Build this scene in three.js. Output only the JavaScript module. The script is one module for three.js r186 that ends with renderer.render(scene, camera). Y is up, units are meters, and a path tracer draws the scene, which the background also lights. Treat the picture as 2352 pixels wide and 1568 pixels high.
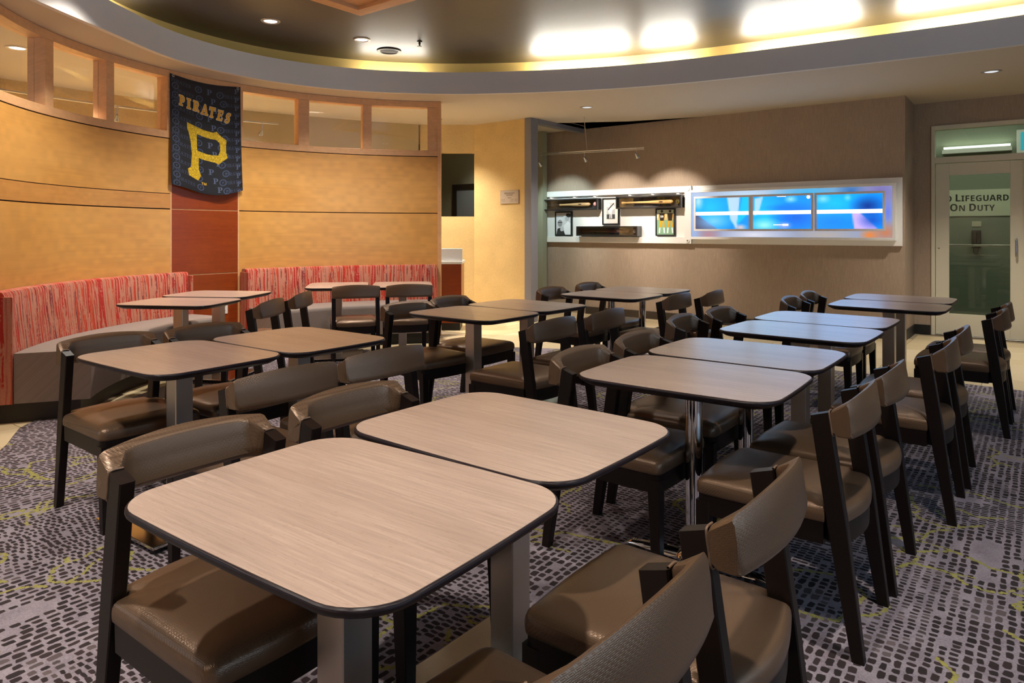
import * as THREE from 'three';
import { RectAreaLightUniformsLib } from 'three/addons/lights/RectAreaLightUniformsLib.js';
import { RoundedBoxGeometry } from 'three/addons/geometries/RoundedBoxGeometry.js';
import { mergeGeometries, toCreasedNormals } from 'three/addons/utils/BufferGeometryUtils.js';

// ------------------------------------------------------------------ camera, light, exposure
// World: x runs along the display wall, y is up, q = -z runs from the camera towards that wall.
const scene = new THREE.Scene();
const FOCAL = 1590, HORIZON = 530, EYE = 1.32, YAW = 37.5 * Math.PI / 180;
const camera = new THREE.PerspectiveCamera(2 * Math.atan(784 / FOCAL) * 180 / Math.PI, 2352 / 1568, 0.05, 60);
camera.position.set(0, EYE, 0);
camera.rotation.y = YAW;
camera.setViewOffset(2352, 1568, 0, 784 - HORIZON, 2352, 1568);      // lens shifted down, verticals stay upright
camera.updateProjectionMatrix(); camera.updateMatrixWorld();
const renderer = new THREE.WebGLRenderer({ antialias: true });
renderer.toneMapping = THREE.LinearToneMapping;
renderer.toneMappingExposure = 1.0;
renderer.shadowMap.enabled = true;
RectAreaLightUniformsLib.init();
scene.background = new THREE.Color(0.30, 0.40, 0.55);                 // evening sky outside the window
const WARM = new THREE.Color(1.0, 0.80, 0.58), NEUTRAL = new THREE.Color(1.0, 0.92, 0.82), TUBE = new THREE.Color(1.0, 0.96, 0.88);
const CEIL = 3.38, SOFFIT = 2.95, LIP = 3.2, X0 = -9.7, X1 = 4.2, Q0 = -2.6, Q1 = 10.25, QB = 9.5, XC = -1.32;
const P = (x, y, q) => new THREE.Vector3(x, y, -q);
const spot = (at, to, intensity, angle, penumbra, color, radius = 2) => {
  const l = new THREE.SpotLight(color, intensity, 0, angle, penumbra, 2);
  l.position.copy(at); l.target.position.copy(to); l.castShadow = true; l.shadow.radius = radius;
  scene.add(l, l.target); return l;
};
const area = (at, to, w, h, intensity, color) => {
  const l = new THREE.RectAreaLight(color, intensity, w, h);
  l.position.copy(at); l.lookAt(to); scene.add(l); return l;
};
// evening light entering by the wide window in the right-hand wall
area(P(X1 - 0.06, 1.85, 2.4), P(0, 1.85, 2.4), 6.0, 1.9, 2.3, new THREE.Color(0.46, 0.72, 1.0));
// and by the lobby window
area(P(-6.2, 1.6, Q0 + 0.08), P(-6.2, 1.6, 5), 3.0, 1.7, 1.4, new THREE.Color(0.74, 0.86, 1.0));

// ------------------------------------------------------------------ seeded noise
let seed = 12345;
const rnd = () => { seed = (seed * 1664525 + 1013904223) >>> 0; return seed / 4294967296; };
const reseed = (s) => { seed = s >>> 0; };
const hash = (x, y, s) => { let h = Math.imul(x, 374761393) ^ Math.imul(y, 668265263) ^ Math.imul(s + 1, 2246822519); h = Math.imul(h ^ (h >>> 13), 1274126177); return ((h ^ (h >>> 16)) >>> 0) / 4294967296; };
const mod = (a, n) => ((a % n) + n) % n;
function noise(x, y, px, py, s) {                                       // value noise that repeats after px, py cells
  const xi = Math.floor(x), yi = Math.floor(y), fx = x - xi, fy = y - yi;
  const u = fx * fx * (3 - 2 * fx), v = fy * fy * (3 - 2 * fy);
  const a = hash(mod(xi, px), mod(yi, py), s), b = hash(mod(xi + 1, px), mod(yi, py), s), c = hash(mod(xi, px), mod(yi + 1, py), s), d = hash(mod(xi + 1, px), mod(yi + 1, py), s);
  return (a + (b - a) * u) * (1 - v) + (c + (d - c) * u) * v;
}
function dataTexture(w, h, fn, { srgb = true, sx = 1, sy = 1 } = {}) {   // fn(u, v) -> [r, g, b] in 0..255; sx, sy: size of the picture in metres
  const d = new Uint8Array(w * h * 4);
  for (let j = 0; j < h; j++) for (let i = 0; i < w; i++) {
    const c = fn(i / w, j / h), k = (j * w + i) * 4;
    d[k] = Math.max(0, Math.min(255, c[0])); d[k + 1] = Math.max(0, Math.min(255, c[1])); d[k + 2] = Math.max(0, Math.min(255, c[2])); d[k + 3] = 255;
  }
  const t = new THREE.DataTexture(d, w, h, THREE.RGBAFormat);
  return finish(t, srgb, sx, sy);
}
function finish(t, srgb, sx, sy) {
  t.wrapS = t.wrapT = THREE.RepeatWrapping; t.magFilter = THREE.LinearFilter; t.minFilter = THREE.LinearMipmapLinearFilter; t.generateMipmaps = true;
  t.repeat.set(1 / sx, 1 / sy); if (srgb) t.colorSpace = THREE.SRGBColorSpace; t.needsUpdate = true; return t;
}
function canvasTexture(w, h, draw, { srgb = true, sx = 1, sy = 1 } = {}) {
  const c = document.createElement('canvas'); c.width = w; c.height = h;
  draw(c.getContext('2d'), w, h);
  const t = new THREE.CanvasTexture(c);
  return finish(t, srgb, sx, sy);
}
const mix3 = (a, b, t) => [a[0] + (b[0] - a[0]) * t, a[1] + (b[1] - a[1]) * t, a[2] + (b[2] - a[2]) * t];

// ------------------------------------------------------------------ textures and materials
const std = (o) => new THREE.MeshStandardMaterial(o);
const phys = (o) => new THREE.MeshPhysicalMaterial(o);
const rgb = (r, g, b) => new THREE.Color().setRGB(r / 255, g / 255, b / 255, THREE.SRGBColorSpace);

function veneer(w, h, sx, sy, base, dark, light, opt = {}) {
  const { fine = 220, fig = 0.5, s = 1 } = opt;
  return dataTexture(w, h, (u, v) => {
    const wob = noise(u * 6, v * 10, 6, 10, s + 5) * 0.03;
    const g1 = noise(u * 10, (v + wob) * fine, 10, fine, s), g2 = noise(u * 4, (v + wob) * 60, 4, 60, s + 1), g3 = noise(u * 4, v * 5, 4, 5, s + 2), g4 = noise(u * 34, v * 26, 34, 26, s + 3);
    let t = 0.5 + (g1 - 0.5) * 0.25 + (g2 - 0.5) * 0.35;
    let c = mix3(dark, base, Math.max(0, Math.min(1, t + 0.25)));
    c = mix3(c, light, Math.max(0, Math.min(1, (g3 - 0.45) * 1.3)) * fig);
    const k = 1 + (g4 - 0.5) * 0.05 * fig * 2;
    return [c[0] * k, c[1] * k, c[2] * k];
  }, { sx, sy });
}
const mapleTex = veneer(1024, 1024, 2.4, 1.2, [216, 160, 84], [200, 142, 68], [228, 176, 102], { fine: 160, fig: 0.7, s: 11 });
const mapleTex2 = veneer(512, 512, 1.7, 0.8, [209, 150, 80], [186, 126, 60], [222, 168, 98], { fine: 120, fig: 0.6, s: 31 });
const trimTex = veneer(512, 512, 1.1, 0.6, [222, 172, 122], [204, 152, 102], [232, 186, 138], { fine: 120, fig: 0.5, s: 37 });
const cherryTex = veneer(512, 512, 1.2, 0.8, [150, 64, 16], [118, 44, 6], [164, 78, 26], { fine: 110, fig: 0.5, s: 47 });
const laminateTex = dataTexture(1024, 1024, (u, v) => {
  const w = noise(u * 5, v * 9, 5, 9, 61) * 0.012, y = v + w;
  const f = noise(u * 14, y * 300, 14, 300, 62), m = noise(u * 5, y * 90, 5, 90, 63), l = noise(u * 2, y * 16, 2, 16, 64), p = noise(u * 60, y * 420, 60, 420, 65);
  let t = 0.5 + (f - 0.5) * 0.45 + (m - 0.5) * 0.4 + (l - 0.5) * 0.35;
  let c = mix3([158, 135, 122], [192, 168, 153], Math.max(0, Math.min(1, t)));
  if (p > 0.86) c = mix3(c, [150, 120, 104], 0.35);
  return c;
}, { sx: 0.85, sy: 0.55 });
const stripeTex = dataTexture(1024, 1024, (u, v) => {
  const cols = 150, wob = (noise(u * 40, v * 7, 40, 7, 71) - 0.5) * 0.010;
  const x = u + wob, ci = Math.floor(x * cols), r = hash(mod(ci, cols), 0, 72);
  const along = noise(ci * 3.7 + 0.5, v * 9 + r * 9, 4096, 9, 73) * 0.7 + noise(x * 300, v * 60, 300, 60, 74) * 0.3;
  const peach = [186, 122, 98], red = [172, 36, 24], orange = [190, 70, 38], plum = [98, 50, 52], pink = [178, 96, 80];
  let c = r < 0.32 ? red : r < 0.48 ? orange : r < 0.58 ? plum : r < 0.74 ? pink : peach;
  const k = Math.max(0, Math.min(1, (along - 0.36) * 6));
  c = mix3(peach, c, r < 0.8 ? k : 0.2);
  const th = 0.93 + noise(u * 400, v * 400, 400, 400, 75) * 0.14;
  return [c[0] * th, c[1] * th, c[2] * th];
}, { sx: 1.5, sy: 1.0 });
const wallTex = dataTexture(512, 512, (u, v) => {
  const a = noise(u * 240, v * 10, 240, 10, 81), b = noise(u * 90, v * 160, 90, 160, 82), c = noise(u * 5, v * 5, 5, 5, 83);
  const k = 0.90 + a * 0.10 + (b - 0.5) * 0.06 + (c - 0.5) * 0.04;
  return [172 * k, 150 * k, 128 * k];
}, { sx: 0.7, sy: 0.7 });
const yellowTex = dataTexture(512, 512, (u, v) => {
  const k = 0.97 + (noise(u * 90, v * 90, 90, 90, 91) - 0.5) * 0.05 + (noise(u * 7, v * 7, 7, 7, 92) - 0.5) * 0.05;
  return [218 * k, 187 * k, 126 * k];
}, { sx: 1.0, sy: 1.0 });
const paintBump = dataTexture(512, 512, (u, v) => { const k = 128 + (noise(u * 160, v * 160, 160, 160, 95) - 0.5) * 120 + (noise(u * 40, v * 40, 40, 40, 96) - 0.5) * 80; return [k, k, k]; }, { srgb: false, sx: 0.6, sy: 0.6 });
const ceilBump = dataTexture(512, 512, (u, v) => { const k = 128 + (noise(u * 5, v * 14, 5, 14, 97) - 0.5) * 150 + (noise(u * 30, v * 60, 30, 60, 98) - 0.5) * 30; return [k, k, k]; }, { srgb: false, sx: 2.5, sy: 2.5 });
const vinylBump = dataTexture(256, 256, (u, v) => {
  const n = 16, i = Math.floor(u * n), j = Math.floor(v * n), fu = u * n - i, fv = v * n - j;
  const horiz = (i + j) % 2 === 0, a = horiz ? fv : fu, b = horiz ? fu : fv;
  const rib = Math.abs(Math.sin(a * Math.PI * 2)), edge = Math.min(1, Math.min(b, 1 - b) * 8);
  const k = 90 + 130 * rib * edge; return [k, k, k];
}, { srgb: false, sx: 0.085, sy: 0.085 });
const vinylTex = dataTexture(256, 256, (u, v) => {
  const n = 16, i = Math.floor(u * n), j = Math.floor(v * n), fu = u * n - i, fv = v * n - j;
  const horiz = (i + j) % 2 === 0, a = horiz ? fv : fu;
  const k = 0.86 + 0.2 * Math.abs(Math.sin(a * Math.PI * 2)); return [110 * k, 86 * k, 66 * k];
}, { sx: 0.085, sy: 0.085 });
const greyFabric = dataTexture(256, 256, (u, v) => { const k = 0.9 + noise(u * 120, v * 120, 120, 120, 105) * 0.2; return [138 * k, 124 * k, 116 * k]; }, { sx: 0.25, sy: 0.25 });
const fabricBump = dataTexture(256, 256, (u, v) => { const k = 110 + 70 * Math.abs(Math.sin(u * Math.PI * 90)) * Math.abs(Math.sin(v * Math.PI * 90)) + noise(u * 80, v * 80, 80, 80, 106) * 40; return [k, k, k]; }, { srgb: false, sx: 0.25, sy: 0.25 });

const CARPET = 2.6;                                                    // metres covered by one repeat of the carpet
const carpetTex = canvasTexture(2048, 2048, (g, w) => {
  const m = w / CARPET;                                                 // pixels for one metre
  g.fillStyle = 'rgb(140,129,137)'; g.fillRect(0, 0, w, w);
  const img = g.getImageData(0, 0, w, w), d = img.data;
  for (let j = 0; j < w; j++) for (let i = 0; i < w; i++) {
    const k = (j * w + i) * 4, n = (noise(i / 3, j / 3, 683, 683, 111) - 0.5) * 26 + (noise(i / 40, j / 40, 51, 51, 112) - 0.5) * 18;
    d[k] += n; d[k + 1] += n; d[k + 2] += n;
  }
  g.putImageData(img, 0, 0);
  reseed(91);
  const rows = 78, pitch = w / rows;                                    // rows of dark marks between pale bars, running towards the display wall
  for (let c = 0; c < rows; c++) {
    let y = rnd() * 14;
    while (y < w - 4) {
      const zone = noise(c * 6 / rows, y * 6 / w, 6, 6, 113), thin = noise(c * 13 / rows, y * 9 / w, 13, 9, 114);
      const along = (zone > 0.62 ? 0.033 : zone > 0.46 ? 0.022 : 0.0145) * (0.75 + rnd() * 0.6) * m, across = (zone < 0.32 ? 0.029 : 0.0225) * (0.75 + rnd() * 0.45) * m, gapY = (0.007 + rnd() * 0.006) * m;
      const cx = (c + 0.5 + (rnd() - 0.5) * 0.16) * pitch, cy = y + along / 2; y += along + gapY;
      if (rnd() < 0.05 || thin < 0.12) continue;
      const dk = 0.8 + rnd() * 0.45, grey = thin > 0.70 && rnd() < 0.45;
      g.fillStyle = grey ? `rgb(${82 * dk | 0},${71 * dk | 0},${72 * dk | 0})` : `rgb(${42 * dk | 0},${31 * dk | 0},${32 * dk | 0})`;
      g.save(); g.translate(cx, cy); g.rotate((rnd() - 0.5) * 0.14); g.beginPath();
      const n = 11;
      for (let k = 0; k < n; k++) { const a = k / n * Math.PI * 2, e = 0.86 + rnd() * 0.3, px = Math.sign(Math.cos(a)) * Math.pow(Math.abs(Math.cos(a)), 0.5) * across / 2 * e, py = Math.sign(Math.sin(a)) * Math.pow(Math.abs(Math.sin(a)), 0.5) * along / 2 * e; k ? g.lineTo(px, py) : g.moveTo(px, py); }
      g.closePath(); g.fill(); g.restore();
    }
  }
  const crack = (x, y, a, len, wd, depth) => {
    let turn = 40 + rnd() * 80, on = true, run = 20 + rnd() * 40;
    while (len > 0) {
      a += (rnd() - 0.5) * 0.22; x += Math.cos(a) * 3; y += Math.sin(a) * 3; len -= 3; turn -= 3; run -= 3;
      if (turn < 0) { a += (rnd() < 0.5 ? 1 : -1) * (0.35 + rnd() * 0.8); turn = 40 + rnd() * 110; if (depth > 0 && rnd() < 0.4) crack(x, y, a + (rnd() < 0.5 ? 1 : -1) * (0.8 + rnd() * 0.9), 50 + rnd() * 170, wd * 0.85, depth - 1); }
      if (run < 0) { on = !on; run = on ? 20 + rnd() * 60 : 4 + rnd() * 9; }
      if (!on) continue;
      g.fillStyle = ['rgb(150,144,72)', 'rgb(138,131,72)', 'rgb(158,151,80)'][Math.floor(rnd() * 3)];
      const r = wd * (0.35 + rnd() * 0.75), ox = (rnd() - 0.5) * wd * 0.7, oy = (rnd() - 0.5) * wd * 0.7, X = mod(x + ox, w), Y = mod(y + oy, w);
      g.fillRect(X - r / 2, Y - r / 2, r, r * (0.6 + rnd() * 0.7));
    }
  };
  for (let k = 0; k < 40; k++) crack(rnd() * w, rnd() * w, rnd() * 6.28, 160 + rnd() * 420, 11, 1);
}, { sx: CARPET, sy: CARPET });

const M = {
  maple: phys({ map: mapleTex, roughness: 0.38, clearcoat: 0.25, clearcoatRoughness: 0.3 }),
  maple2: phys({ map: mapleTex2, roughness: 0.38, clearcoat: 0.25, clearcoatRoughness: 0.3 }),
  mapleTrim: std({ map: trimTex, roughness: 0.42 }),
  cherry: phys({ map: cherryTex, roughness: 0.34, clearcoat: 0.3, clearcoatRoughness: 0.25 }),
  groove: std({ color: rgb(58, 34, 16), roughness: 0.8 }),
  laminate: phys({ map: laminateTex, roughness: 0.38, clearcoat: 0.6, clearcoatRoughness: 0.24 }),
  edge: phys({ color: rgb(27, 18, 23), roughness: 0.42, specularIntensity: 0.6 }),
  underside: std({ color: rgb(52, 44, 42), roughness: 0.7 }),
  steel: std({ color: rgb(206, 194, 180), metalness: 1, roughness: 0.38 }),
  polished: std({ color: rgb(214, 206, 194), metalness: 1, roughness: 0.14 }),
  chrome: std({ color: rgb(225, 225, 228), metalness: 1, roughness: 0.06 }),
  rubber: std({ color: rgb(18, 18, 18), roughness: 0.7 }),
  espresso: phys({ color: rgb(25, 16, 13), roughness: 0.42, specularIntensity: 0.5 }),
  vinyl: phys({ map: vinylTex, bumpMap: vinylBump, bumpScale: 0.0004, roughness: 0.31, metalness: 0.4 }),
  piping: phys({ color: rgb(112, 88, 70), roughness: 0.4, metalness: 0.2 }),
  stripe: std({ map: stripeTex, bumpMap: fabricBump, bumpScale: 0.0005, roughness: 0.85 }),
  seatFabric: std({ map: greyFabric, bumpMap: fabricBump, bumpScale: 0.0005, roughness: 0.8 }),
  black: std({ color: rgb(20, 19, 19), roughness: 0.5 }),
  carpet: std({ map: carpetTex, roughness: 0.95 }),
  wall: std({ map: wallTex, roughness: 0.75 }),
  yellow: std({ map: yellowTex, bumpMap: paintBump, bumpScale: 0.0005, roughness: 0.8 }),
  hallTan: std({ color: rgb(186, 166, 122), bumpMap: paintBump, bumpScale: 0.0005, roughness: 0.8 }),
  soffit: std({ color: rgb(198, 186, 168), bumpMap: paintBump, bumpScale: 0.0005, roughness: 0.75 }),
  ceiling: phys({ color: rgb(40, 29, 20), roughness: 0.55, clearcoat: 1, clearcoatRoughness: 0.46, bumpMap: ceilBump, bumpScale: 0.005 }),
  fascia: std({ color: rgb(216, 213, 210), bumpMap: paintBump, bumpScale: 0.0004, roughness: 0.7 }),
  cove: std({ color: rgb(214, 182, 104), roughness: 0.7 }),
  greyTrim: std({ color: rgb(120, 118, 122), roughness: 0.5 }),
  baseboard: std({ color: rgb(58, 48, 38), roughness: 0.5 }),
  cream: std({ color: rgb(214, 206, 182), roughness: 0.45 }),
  whiteGloss: phys({ color: rgb(238, 236, 230), roughness: 0.3, clearcoat: 0.4 }),
  whitePaint: std({ color: rgb(236, 232, 224), roughness: 0.5 }),
  glass: phys({ color: 0xffffff, transmission: 1, roughness: 0.02, thickness: 0, ior: 1.5 }),
  greenGlass: phys({ color: rgb(232, 238, 230), transmission: 1, roughness: 0.02, thickness: 0, ior: 1.5 }),
  grout: std({ color: rgb(150, 134, 108), roughness: 0.9 }),
  tile: [0, 1, 2].map((k) => std({ color: [rgb(216, 196, 156), rgb(210, 189, 148), rgb(220, 201, 163)][k], roughness: 0.34, bumpMap: paintBump, bumpScale: 0.0004 })),
  satin: std({ color: rgb(190, 188, 184), metalness: 1, roughness: 0.3 }),
  darkMetal: std({ color: rgb(70, 66, 60), metalness: 0.8, roughness: 0.4 }),
  greenWall: std({ color: rgb(140, 146, 128), roughness: 0.7 }),
  oliveWall: std({ color: rgb(146, 146, 122), roughness: 0.8 }),
  blueDoor: std({ color: rgb(120, 130, 134), roughness: 0.5 }),
  lens: std({ color: 0x000000, emissive: NEUTRAL, emissiveIntensity: 9, roughness: 0.5 }),
  lensDim: std({ color: rgb(120, 120, 118), emissive: new THREE.Color(0.85, 0.92, 1.0), emissiveIntensity: 0.9, roughness: 0.4 }),
  tubeOld: std({ color: 0x000000, emissive: TUBE, emissiveIntensity: 38 }),
  tubeGlow: std({ color: 0x000000, emissive: TUBE, emissiveIntensity: 110 }),
  bulb: std({ color: 0x000000, emissive: WARM, emissiveIntensity: 10 }),
};

// ------------------------------------------------------------------ helpers
const taken = {};
const numbered = (n) => { if (!(n in taken)) { taken[n] = 0; return n; } taken[n]++; return `${n}_${String(taken[n]).padStart(3, '0')}`; };
function tag(o, label, category, group, kind) { if (label) o.userData.label = label; if (category) o.userData.category = category; if (group) o.userData.group = group; if (kind) o.userData.kind = kind; return o; }
function thing(name, label, category, group) { const o = new THREE.Group(); o.name = numbered(name); scene.add(o); return tag(o, label, category, group); }
function setting(name, label) { const o = new THREE.Group(); o.name = name; scene.add(o); o.userData.kind = 'structure'; if (label) o.userData.label = label; return o; }
function part(name, geo, mat, parent, label) { const m = new THREE.Mesh(geo, mat); m.name = name; parent.add(m); m.castShadow = m.receiveShadow = true; if (label) m.userData.label = label; return m; }
function structMesh(name, geo, mat, label) { const m = part(name, geo, mat, scene); m.userData.kind = 'structure'; if (label) m.userData.label = label; return m; }

function triUV(geo) {                                                   // uv in metres from the face's direction
  const g = geo.index ? geo.toNonIndexed() : geo; if (!g.attributes.normal) g.computeVertexNormals();
  const p = g.attributes.position, n = g.attributes.normal, uv = new Float32Array(p.count * 2);
  for (let i = 0; i < p.count; i += 3) {
    let nx = 0, ny = 0, nz = 0; for (let k = 0; k < 3; k++) { nx += Math.abs(n.getX(i + k)); ny += Math.abs(n.getY(i + k)); nz += Math.abs(n.getZ(i + k)); }
    for (let k = 0; k < 3; k++) {
      const x = p.getX(i + k), y = p.getY(i + k), z = p.getZ(i + k), a = ny >= nx && ny >= nz ? [x, z] : nx >= nz ? [z, y] : [x, y];
      uv[(i + k) * 2] = a[0]; uv[(i + k) * 2 + 1] = a[1];
    }
  }
  g.setAttribute('uv', new THREE.BufferAttribute(uv, 2)); return g;
}
const box = (w, h, d, x, y, q, ry = 0) => { const g = new THREE.BoxGeometry(w, h, d); if (ry) g.rotateY(ry); g.translate(x, y, -q); return triUV(g); };
const span = (x0, x1, y0, y1, q0, q1) => box(Math.abs(x1 - x0), Math.abs(y1 - y0), Math.abs(q1 - q0), (x0 + x1) / 2, (y0 + y1) / 2, (q0 + q1) / 2);
const rbox = (w, h, d, x, y, q, r = 0.004, seg = 2) => { const g = new RoundedBoxGeometry(w, h, d, seg, r); g.translate(x, y, -q); return triUV(g); };
const rspan = (x0, x1, y0, y1, q0, q1, r = 0.004) => rbox(Math.abs(x1 - x0), Math.abs(y1 - y0), Math.abs(q1 - q0), (x0 + x1) / 2, (y0 + y1) / 2, (q0 + q1) / 2, r);
const cyl = (r0, r1, h, x, y, q, seg = 24) => { const g = new THREE.CylinderGeometry(r0, r1, h, seg); g.translate(x, y, -q); return g; };
const tube = (pts, r, seg = 8, steps = 40) => new THREE.TubeGeometry(new THREE.CatmullRomCurve3(pts), steps, r, seg, false);
const rod = (a, b, r, seg = 10) => { const d = b.clone().sub(a), g = new THREE.CylinderGeometry(r, r, d.length(), seg); g.applyQuaternion(new THREE.Quaternion().setFromUnitVectors(new THREE.Vector3(0, 1, 0), d.clone().normalize())); g.translate((a.x + b.x) / 2, (a.y + b.y) / 2, (a.z + b.z) / 2); return g; };
function loft(rings, { cap0 = true, cap1 = true, crease = 0.6, uv = null, closed = true } = {}) {   // rings of equally many points [x, y, z]
  const pos = [], uvs = [], n = rings[0].length, lim = closed ? n : n - 1;
  const put = (i, j) => { const r = rings[i], p = r[j % n]; pos.push(p[0], p[1], p[2]); if (uv) uvs.push(...uv(i, j, p)); };
  for (let i = 0; i + 1 < rings.length; i++) for (let j = 0; j < lim; j++) { put(i, j); put(i, j + 1); put(i + 1, j + 1); put(i, j); put(i + 1, j + 1); put(i + 1, j); }
  const cap = (i, flip) => {
    const r = rings[i], c = r.reduce((a, p) => [a[0] + p[0] / n, a[1] + p[1] / n, a[2] + p[2] / n], [0, 0, 0]);
    for (let j = 0; j < n; j++) { const a = r[j], b = r[(j + 1) % n]; for (const p of flip ? [c, b, a] : [c, a, b]) { pos.push(...p); if (uv) uvs.push(...uv(i, j, p)); } }
  };
  if (cap0) cap(0, true); if (cap1) cap(rings.length - 1, false);
  let g = new THREE.BufferGeometry(); g.setAttribute('position', new THREE.Float32BufferAttribute(pos, 3));
  if (uv) g.setAttribute('uv', new THREE.Float32BufferAttribute(uvs, 2));
  g.computeVertexNormals();
  // outward faces: turn everything round when the volume comes out negative
  let vol = 0; for (let i = 0; i < pos.length; i += 9) vol += pos[i] * (pos[i + 4] * pos[i + 8] - pos[i + 5] * pos[i + 7]) - pos[i + 1] * (pos[i + 3] * pos[i + 8] - pos[i + 5] * pos[i + 6]) + pos[i + 2] * (pos[i + 3] * pos[i + 7] - pos[i + 4] * pos[i + 6]);
  if (vol < 0) { const p = g.attributes.position.array, u = uv && g.attributes.uv.array; for (let i = 0; i < p.length / 9; i++) { for (let k = 0; k < 3; k++) [p[i * 9 + 3 + k], p[i * 9 + 6 + k]] = [p[i * 9 + 6 + k], p[i * 9 + 3 + k]]; if (u) for (let k = 0; k < 2; k++) [u[i * 6 + 2 + k], u[i * 6 + 4 + k]] = [u[i * 6 + 4 + k], u[i * 6 + 2 + k]]; } }
  g = toCreasedNormals(g, crease);
  return uv ? g : triUV(g);
}
const octagon = (x, y, z, w, d, c) => [[-w / 2 + c, -d / 2], [w / 2 - c, -d / 2], [w / 2, -d / 2 + c], [w / 2, d / 2 - c], [w / 2 - c, d / 2], [-w / 2 + c, d / 2], [-w / 2, d / 2 - c], [-w / 2, -d / 2 + c]].map(([a, b]) => [x + a, typeof y === 'function' ? y(b) : y, z + b]);
const ringScale = (o, cx, cz, s, y) => o.map(([x, z]) => [cx + (x - cx) * s, y, cz + (z - cz) * s]);
// piece of a ring wall round (cx, cq): radii r0..r1, angles a0..a1 in degrees measured from +x towards +q
function arcBlock(cx, cq, r0, r1, a0, a1, y0, y1, bevel = 0) {
  const n = Math.max(2, Math.ceil(Math.abs(a1 - a0) / 2.5)), rings = [], rm = (r0 + r1) / 2;
  for (let i = 0; i <= n; i++) {
    const a = (a0 + (a1 - a0) * i / n) * Math.PI / 180, c = Math.cos(a), s = Math.sin(a);
    const pt = (r, y) => [cx + c * r, y, -(cq + s * r)];
    rings.push(bevel ? [pt(r0, y0), pt(r0, y1 - bevel), pt(r0 + bevel, y1), pt(r1 - bevel, y1), pt(r1, y1 - bevel), pt(r1, y0)] : [pt(r0, y0), pt(r0, y1), pt(r1, y1), pt(r1, y0)]);
  }
  return loft(rings, { crease: 0.5, uv: (i, j, p) => [(a0 + (a1 - a0) * i / n) * Math.PI / 180 * rm + Math.hypot(p[0] - cx, -p[2] - cq), p[1] + 0.31 * Math.hypot(p[0] - cx, -p[2] - cq)] });
}
function flatShape(pts, holes = []) {                                   // shape in the x, q plane
  const s = new THREE.Shape(pts.map(([x, q]) => new THREE.Vector2(x, q)));
  for (const h of holes) s.holes.push(new THREE.Path(h.map(([x, q]) => new THREE.Vector2(x, q))));
  return s;
}
function slab(shape, y, t) { const g = new THREE.ExtrudeGeometry(shape, { depth: t, bevelEnabled: false }); g.rotateX(-Math.PI / 2); g.translate(0, y, 0); return triUV(g); }
const spline = (pts, n, closed = true) => new THREE.CatmullRomCurve3(pts.map(([x, q]) => new THREE.Vector3(x, 0, q)), closed, 'centripetal').getSpacedPoints(n).map((p) => [p.x, p.z]);
function offset(poly, d) {                                              // closed polygon grown outwards by d
  const n = poly.length; let ar = 0; for (let i = 0; i < n; i++) { const a = poly[i], b = poly[(i + 1) % n]; ar += a[0] * b[1] - b[0] * a[1]; }
  const s = ar > 0 ? 1 : -1;
  return poly.map((p, i) => { const a = poly[(i + n - 1) % n], b = poly[(i + 1) % n], dx = b[0] - a[0], dy = b[1] - a[1], l = Math.hypot(dx, dy) || 1; return [p[0] + s * dy / l * d, p[1] - s * dx / l * d]; });
}
function band(poly, y0, y1, t) {                                        // upright band of thickness t outside a closed polygon
  const out = offset(poly, t);
  const rings = poly.map((p, i) => [[p[0], y0, -p[1]], [p[0], y1, -p[1]], [out[i][0], y1, -out[i][1]], [out[i][0], y0, -out[i][1]]]);
  rings.push(rings[0]);
  return loft(rings, { cap0: false, cap1: false, crease: 0.5 });
}

// ------------------------------------------------------------------ the room: ceilings
const RING = spline([[-4.75, 0.75], [-5.45, 1.55], [-6.05, 2.45], [-6.55, 3.3], [-6.68, 4.25], [-6.38, 5.2], [-5.72, 5.98], [-4.96, 6.5], [-3.94, 6.97], [-3.1, 7.2], [-2.1, 7.34], [-1.2, 7.44], [0.0, 7.5], [1.4, 7.2], [2.6, 6.2], [3.1, 4.6], [3.0, 2.6], [2.3, 0.8], [0.9, -0.6], [-1.2, -1.0], [-3.2, -0.5]], 160).slice(0, 160);
const notch = [[-5.83, 8.72], [-5.83, QB], [-3.9, QB], [-4.9, 9.24]];
structMesh('ceiling', slab(flatShape([[X0, Q0], [X1, Q0], [X1, Q1 + 0.15], [X0, Q1 + 0.15]], [RING, notch]), SOFFIT, 0.05), M.soffit, 'greige dropped ceiling around the oval recess');
structMesh('trim_1', band(offset(RING, -0.02), SOFFIT - 0.006, LIP, 0.05), M.fascia, 'pale fascia curving round the oval ceiling recess');
structMesh('trim_2', band(offset(RING, 0.30), SOFFIT + 0.05, CEIL, 0.03), M.cove, 'upright back of the light cove');
structMesh('ceiling_001', slab(flatShape(offset(RING, 0.33)), CEIL, 0.05), M.ceiling, 'glossy dark bronze ceiling inside the oval recess');
structMesh('ceiling_002', slab(flatShape([[-6.0, 8.5], [-6.0, QB], [-3.7, QB], [-3.7, 8.5]]), 3.3, 0.05), M.soffit, 'raised bit of ceiling by the display wall');
structMesh('trim_3', band([[-6.0, 8.5], [-6.0, QB], [-3.7, QB], [-3.7, 8.5]], 3.0, 3.3, 0.03), M.wall, 'upstand round the raised bit of ceiling');

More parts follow.
